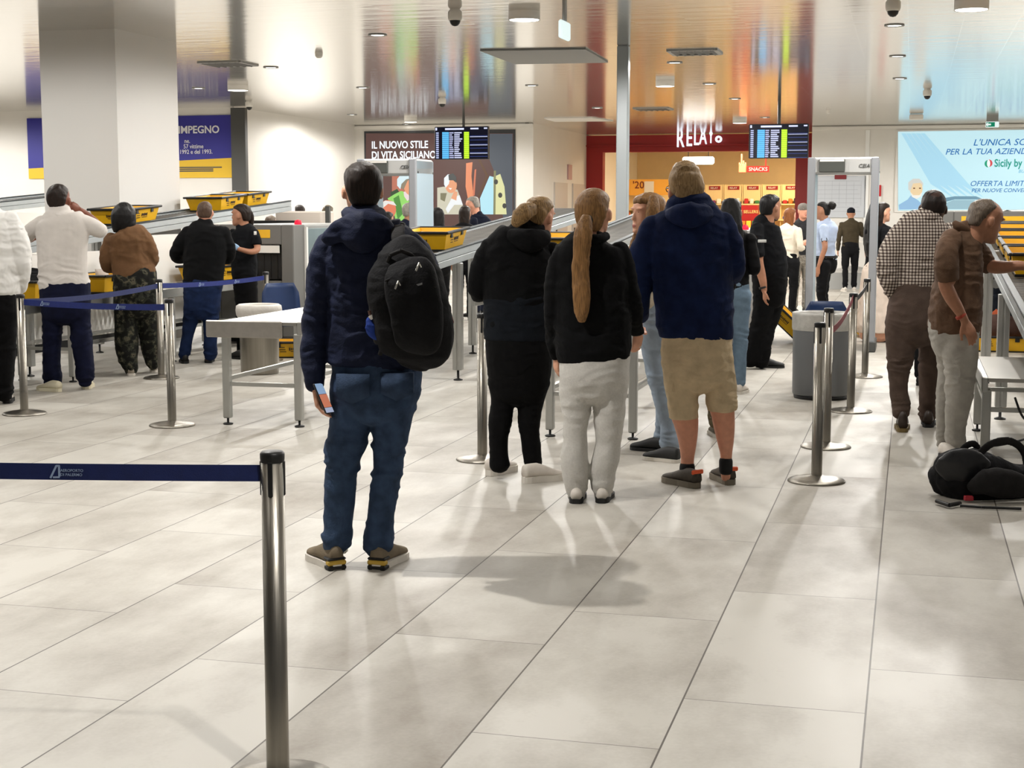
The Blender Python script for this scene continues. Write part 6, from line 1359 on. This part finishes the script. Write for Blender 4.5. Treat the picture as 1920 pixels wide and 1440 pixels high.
# ---------------------------------------------------------------- people farther away, built from one adjustable figure
def figure(px, D, Ht, face, label, top, bottom, hair, hm, sk, sleeve='long', arms=('down', 'down'), stride=0.0, build=1.0, fem=False, skirt=None, shoe=None, topname='jacket', botname='trousers', hem=.50, px_is_x=True, vx=.013, extra=None, nod=0.0, headyaw=0.0):
    p = Person(D, px, label, sk, vx); k = Ht/1.75; b0 = p.base
    f = Vector((math.sin(face), math.cos(face), 0)); r = Vector((f.y, -f.x, 0))          # face 0 = looking away from the viewer, +pi/2 = to the right
    def G(x, y, z): return b0+r*(x*k)+f*(y*k)+RZ*(z*k)
    def T(L, w_=1.0): return [(*G(x, y, z), a*k*w_, b*k*w_) for x, y, z, a, b in L]
    sh = .17 if fem else .19; bw = build
    p.head(G(0, .045, 1.52), .232*k, face+headyaw, hair=hair, hm=hm, nod=nod)
    tor = [(0, -.01, 1.50, .06, .055), (0, -.012, 1.46, .13*bw, .075), (0, -.01, 1.41, (sh-.0)*bw, .10*bw), (0, 0, 1.30, (sh-.01)*bw, .118*bw), (0, .01, 1.15, (.155 if fem else .17)*bw, .115*bw), (0, .01, 1.0, (.165 if fem else .17)*bw, .12*bw), (0, 0, .92 if hem > .45 else .86, .178*bw, .125*bw)]
    tubes = [T(tor)]; skins = []
    for i, sx in enumerate((-1, 1)):
        mode = arms[i]; S_ = (sx*sh*.98*bw, -.005, 1.405)
        if mode == 'down': E_ = (sx*(sh+.055)*bw, -.03, 1.12); Wp = (sx*(sh+.06)*bw, .05, .87); hd = f*.15-RZ
        elif mode == 'front': E_ = (sx*(sh+.05)*bw, -.01, 1.13); Wp = (sx*.12, .25, 1.12); hd = f-r*sx*.5
        elif mode == 'up': E_ = (sx*(sh+.07)*bw, .10, 1.17); Wp = (sx*.10, .22, 1.38); hd = RZ*.8+f*.4-r*sx*.3
        elif mode == 'out': E_ = (sx*(sh+.12)*bw, .04, 1.22); Wp = (sx*(sh+.05), .26, 1.25); hd = f
        A = [(*S_, .058*bw, .06*bw), ((S_[0]+E_[0])/2, (S_[1]+E_[1])/2, (S_[2]+E_[2])/2, .053*bw, .055*bw), (*E_, .046, .047), ((E_[0]+Wp[0])/2, (E_[1]+Wp[1])/2, (E_[2]+Wp[2])/2, .043, .043), (*Wp, .034, .034)]
        if sleeve == 'long': tubes.append(T(A))
        else:
            M_ = A[1]; q = tuple(M_[j]+(E_[j]-M_[j])*.35 for j in range(3)); tubes.append(T([A[0], A[1], (*q, .054, .055)])); skins.append(T([(*q, .042, .042), (*E_, .038, .038), (*A[3][:3], .035, .035), (*Wp, .026, .023)]))
        p.hand(G(*Wp), hd, -r*sx+f*.1, .18*k, .5, thumb=sx)
    p.garment(topname, top, tubes, fold=(.009, (8, 8, 12)), flat=(0,) if sleeve == 'long' else (0, 1, 2), side=None, smooth=3)
    for t in skins: p.flesh(t)
    leg = []
    for sx in (-1, 1):
        st = stride*sx
        leg.append(T([(sx*.09*bw, 0, .90, .098*bw, .11*bw), (sx*.095*bw, st*.35+.01, .70, .082*bw, .088*bw), (sx*.10, st*.6+.015, .48, .062, .066), (sx*.10, st*.85-.01, .30, .058, .062), (sx*.10, st-.02, .10, .05, .055)]))
    if skirt: p.garment('skirt', skirt, [T([(0, 0, 1.0, .15, .12), (0, 0, .9, .19, .15), (0, 0, .6, .22, .19), (0, 0, .30, .25, .23), (0, 0, .12, .27, .25)])], fold=(.012, (14, 14, 2)), flat=(0,))
    else: p.garment(botname, bottom, [T([(0, 0, 1.0, .165*bw, .115*bw), (0, 0, .92, .178*bw, .125*bw), (0, 0, .84, .172*bw, .12*bw)])]+leg, fold=JEANF, smooth=3)
    for sx in (-1, 1):
        h_ = G(sx*.10, stride*sx-.075, 0); t_ = G(sx*.13, stride*sx+.20, 0); p.shoe(h_, t_, shoe or M_bshoe, M_soleb if shoe is None else M_solew, .098*k, .1, .024, length=.275*k)
    if extra: extra(p, G, r, f, k)
    return p.finish()
M_whitej = cloth('cream_jacket', (222, 212, 194), .08, .4); M_gj = cloth('charcoal_jacket', (44, 44, 46), .2, .4); M_lb = cloth('uniform_shirt_blue', (176, 190, 214), .06, .4); M_ol = cloth('olive_jacket', (62, 54, 40), .15, .4)
M_blk = cloth('black_cloth', (16, 16, 18), .2, .4); M_nv = cloth('navy_uniform', (20, 24, 38), .2, .4); M_skirt = cloth('pale_pink_skirt', (206, 190, 176), .06, .3); M_gp = camo('grey_camo', ((120, 114, 104), (140, 134, 124), (96, 92, 84), (156, 150, 140)))
M_capn = cloth('cap_black', (18, 20, 28), .2, .4); M_capg = cloth('cap_grey', (110, 104, 98), .1, .4); M_kh = camo('khaki_camo', ((120, 108, 86), (98, 88, 68), (140, 128, 104), (84, 76, 60)))
figure(1318, 10.9, 1.70, -.1, 'person behind the man in shorts, only camouflage trouser legs and boots showing', M_blk, M_kh, 'short', H_dark, K_tan, build=.8, arms=('front', 'front'), shoe=mat('boot_olive', (98, 90, 74), .7), vx=.010)
def loose(p, G, r, f, k):
    p.garment('long_hair', H_black, [[(*G(0, -.07, 1.72), .075, .05), (*G(0, -.10, 1.58), .10, .055), (*G(0, -.12, 1.45), .12, .05), (*G(0, -.13, 1.25), .12, .045), (*G(0, -.12, 1.08), .09, .03)]], fold=(.006, (30, 30, 5)), body=False, side=r)
figure(1366, 13.5, 1.73, .25, 'woman with long black hair and blue jeans, half hidden by the man in shorts', M_blk, cloth('washed_jeans', (104, 124, 142), .15, .4), 'long', H_black, K_tan, arms=('front', 'front'), fem=True, shoe=M_wshoe, extra=loose, vx=.010)
figure(1473, 23.0, 1.66, .7, 'woman with copper hair in a cream jacket, right behind the black-shirted guard', M_whitej, M_blk, 'long', H_red, K_fair, fem=True, arms=('front', 'front'))
figure(1497, 24.2, 1.74, 2.9, 'man in a grey cap facing us beside the left leg of the metal detector', M_gj, M_gp, 'cap', M_capg, K_pink, arms=('front', 'front'))
def police(p, G, r, f, k):
    p.garment('hair_bun', H_black, [[(*G(0, -.06, 1.71), .05, .05), (*G(0, -.10, 1.70), .055, .055)]], body=False, fold=(.008, (30, 30, 30)))
    b = MB(); b.cyl(G(-.235, -.02, 1.24), G(-.243, -.02, 1.24), .042); p.solid('sleeve_badge', M_black, b)
    b = MB(); b.box(G(.16, -.02, .90), (.08, .14, .16), (r, f, RZ), bev=.02); p.solid('holster', M_black, b)
    b = MB(); b.lathe(G(0, 0, .985), [(.182, 0), (.184, .03)], 24); p.solid('belt', M_black, b)
figure(1540, 21.0, 1.74, -1.25, 'policewoman in a pale blue short-sleeved shirt seen through the metal detector', M_lb, M_blk, 'bunback', H_black, K_tan, sleeve='short', fem=True, extra=police, topname='uniform_shirt')
figure(1588, 30.6, 1.68, .1, 'man in an olive jacket and dark cap standing at the white counter, seen from behind', M_ol, M_blk, 'cap', M_capn, K_tan, arms=('down', 'up'), shoe=M_wshoe, stride=.08)
figure(1640, 18.9, 1.72, 1.3, 'woman in black top and pale skirt behind the right metal detector leg', M_blk, None, 'long', H_dark, K_fair, fem=True, skirt=M_skirt, extra=loose, sleeve='short', topname='top', vx=.012)
figure(1706, 14.2, 1.63, .4, 'person with dark hair hidden behind the checked-shirt man, only the head showing', M_blk, M_blk, 'short', H_black, K_tan, arms=('front', 'front'))
figure(1880, 24.5, 1.62, -.5, 'dark-haired person just showing behind the face of the brown-shirted man', M_nv, M_nv, 'short', H_black, K_tan, arms=('front', 'front'))
figure(618, 24.0, 1.70, .2, 'woman with long light-tipped hair seen from behind beyond the left baggage scanner', M_blk, M_blk, 'long', hairmat('hair_ombre', (24, 18, 14), (120, 104, 76), (60, 60, 3)), K_fair, fem=True)
figure(766, 21.6, 1.73, 1.2, 'grey-haired man in navy facing right, behind the tall backpack traveller', M_nv, M_nv, 'short', H_grey, K_tan, arms=('front', 'front'))
figure(728, 22.4, 1.60, .5, 'short dark-haired person just right of the backpack man head, mostly hidden', M_nv, M_blk, 'short', H_black, K_tan, fem=True)
figure(824, 21.0, 1.66, -.6, 'black-haired person in black partly hidden by the blue-grey gate panel', M_blk, M_blk, 'long', H_black, K_tan, fem=True, arms=('front', 'out'), sleeve='short')
figure(872, 22.6, 1.69, .3, 'dark-haired woman in black beyond the middle return conveyor, left of the grey man', M_blk, M_blk, 'long', H_dark, K_tan, fem=True)
figure(896, 23.4, 1.84, -1.3, 'grey-haired officer in dark navy facing left beyond the middle return conveyor', M_nv, M_nv, 'crop', H_grey, K_pink, nod=-.25)
figure(511, 22.9, 1.545, .4, 'small grey-brown head of a person just showing above the left baggage scanner', M_blk, M_blk, 'short', H_greyshort, K_tan, fem=True)
figure(568, 25.2, 1.71, -.4, 'person whose dark hair just tops the pale operator console', M_nv, M_nv, 'short', H_dark, K_tan)
# ================================================================ bags and clothes lying about
D = 8.6; t = thing('backpack', 'black backpack lying on the floor at the right edge with its straps up', 'backpack', FL(1840, 945))
q = Person(D, 1840, '', K_fair); R_ = q.rows; LN_ = q.line
bag = [LN_([(1764, 900, 30, .03), (1780, 896, 46, 0), (1806, 894, 54, -.02), (1845, 902, 50, -.02), (1890, 910, 44, 0), (1930, 914, 38, .02), (1962, 918, 28, .04)], .8)]
partmesh('main_compartment', M_bp, [loft(x, 28, None, 2.4) for x in bag], t, .009, 4, [(.012, (8, 8, 10)), (.005, (18, 18, 18))])
partmesh('top_pocket', mat('bag_sheen', (26, 26, 29), .45), [loft(LN_([(1768, 888, 24, -.10), (1792, 876, 34, -.135), (1822, 874, 31, -.14), (1848, 884, 20, -.12)], .30), 22)], t, .008, 4, [(.006, (10, 10, 10))])
partmesh('front_pocket', M_bp2, [loft(LN_([(1822, 918, 12, -.2), (1850, 905, 26, -.22), (1890, 908, 28, -.22), (1925, 915, 18, -.2)], .5), 22)], t, .008, 4, [(.008, (10, 10, 10))])
partmesh('shoulder_strap', M_bp2, [loft(LN_([(1824, 872, 7, -.05), (1836, 852, 8, -.06), (1856, 834, 8, -.05), (1884, 826, 8, 0), (1908, 834, 8, .05), (1922, 852, 8, .08), (1926, 880, 8, .08)], .35), 14)], t, .006, 2)
partmesh('carry_strap', M_bp2, [loft(LN_([(1800, 848, 6, 0), (1812, 836, 7, .0), (1826, 832, 7, .02), (1834, 846, 7, .04), (1826, 866, 6, .04)], .4), 14)], t, .006, 2)
b = MB(); b.box(q.pt(1816, 934, -.20), (.05, .03, .028), bev=.004); b.build('red_tag', mat('tag_red', (170, 36, 50), .6), t)
b = MB(); b.path([FL(1756, 946)+RZ*.02, FL(1780, 954)+RZ*.02, FL(1800, 950)+RZ*.02], .012, 8); b.path([FL(1800, 952)+RZ*.012, FL(1840, 955)+RZ*.012, FL(1915, 958)+RZ*.012], .008, 8); b.build('dangling_strap', M_black, t)
c = W(VB, UB, .12); t = thing('bag', 'brown soft bag lying in the yellow tray on the floor', 'bag', c)
o = loft([(*(c-RV*.20+RZ*.05), .06, .06), (*(c-RV*.14+RZ*.13), .13, .14), (*(c+RZ*.15), .16, .15), (*(c+RV*.15+RZ*.12), .13, .14), (*(c+RV*.21+RZ*.05), .06, .06)], 22, RU)
partmesh('pouch', cloth('bag_brown', (74, 54, 48), .15, .5), [o], t, .01, 4, [(.010, (9, 9, 12))])
b = MB(); b.cyl(c+RV*.06-RU*.12+RZ*.25, c+RV*.06-RU*.125+RZ*.255, .012); b.build('stud', M_zip, t)
b = MB(); b.prism([c+RU*.12+RV*x+RZ*z for x, z in ((-.2, .22), (-.05, .36), (.02, .30), (-.08, .2))], RU*.02); tag(b.build('orange_folder', mat('folder_orange', (240, 120, 76), .5), origin=c+RU*.12), 'orange folder poking up behind the brown bag in the tray', 'folder')
c = P(1866, 590, 18.3); c.z = 0; t = thing('clothes_heap', 'heap of dark coats piled behind the tray with the brown bag', 'clothes', c)
o1 = loft([(*(c+RZ*.05), .30, .24), (*(c+RZ*.3), .28, .22), (*(c-RV*.05+RZ*.5), .20, .17), (*(c-RV*.12+RZ*.66), .1, .09)], 24, RV); o2 = loft([(*(c+RV*.1+RZ*.4), .14, .13), (*(c+RV*.24+RZ*.36), .12, .12), (*(c+RV*.32+RZ*.24), .08, .08)], 20)
partmesh('coats', cloth('coat_darknavy', (18, 22, 30), .4, .5), [o1, o2], t, .014, 3, [(.03, (7, 7, 8)), (.012, (16, 16, 16))])
c = W(-8.05, 12.75, .83); t = thing('clothes_heap', 'dark and red clothes heaped in the tray beside the white-jacketed person', 'clothes', c)
partmesh('dark_cloth', M_blk, [loft([(*(c-RU*.2+RZ*.07), .12, .08), (*(c+RZ*.12), .19, .13), (*(c+RU*.2+RZ*.1), .12, .08)], 20, RV)], t, .01, 3, [(.02, (12, 12, 12))])
partmesh('red_cloth', cloth('red_cloth', (150, 30, 44), .2, .4), [loft([(*(c-RU*.05+RV*.08+RZ*.12), .05, .05), (*(c+RU*.05+RV*.12+RZ*.17), .09, .06), (*(c+RU*.17+RV*.12+RZ*.14), .05, .04)], 16, RV)], t, .008, 3, [(.012, (16, 16, 16))])
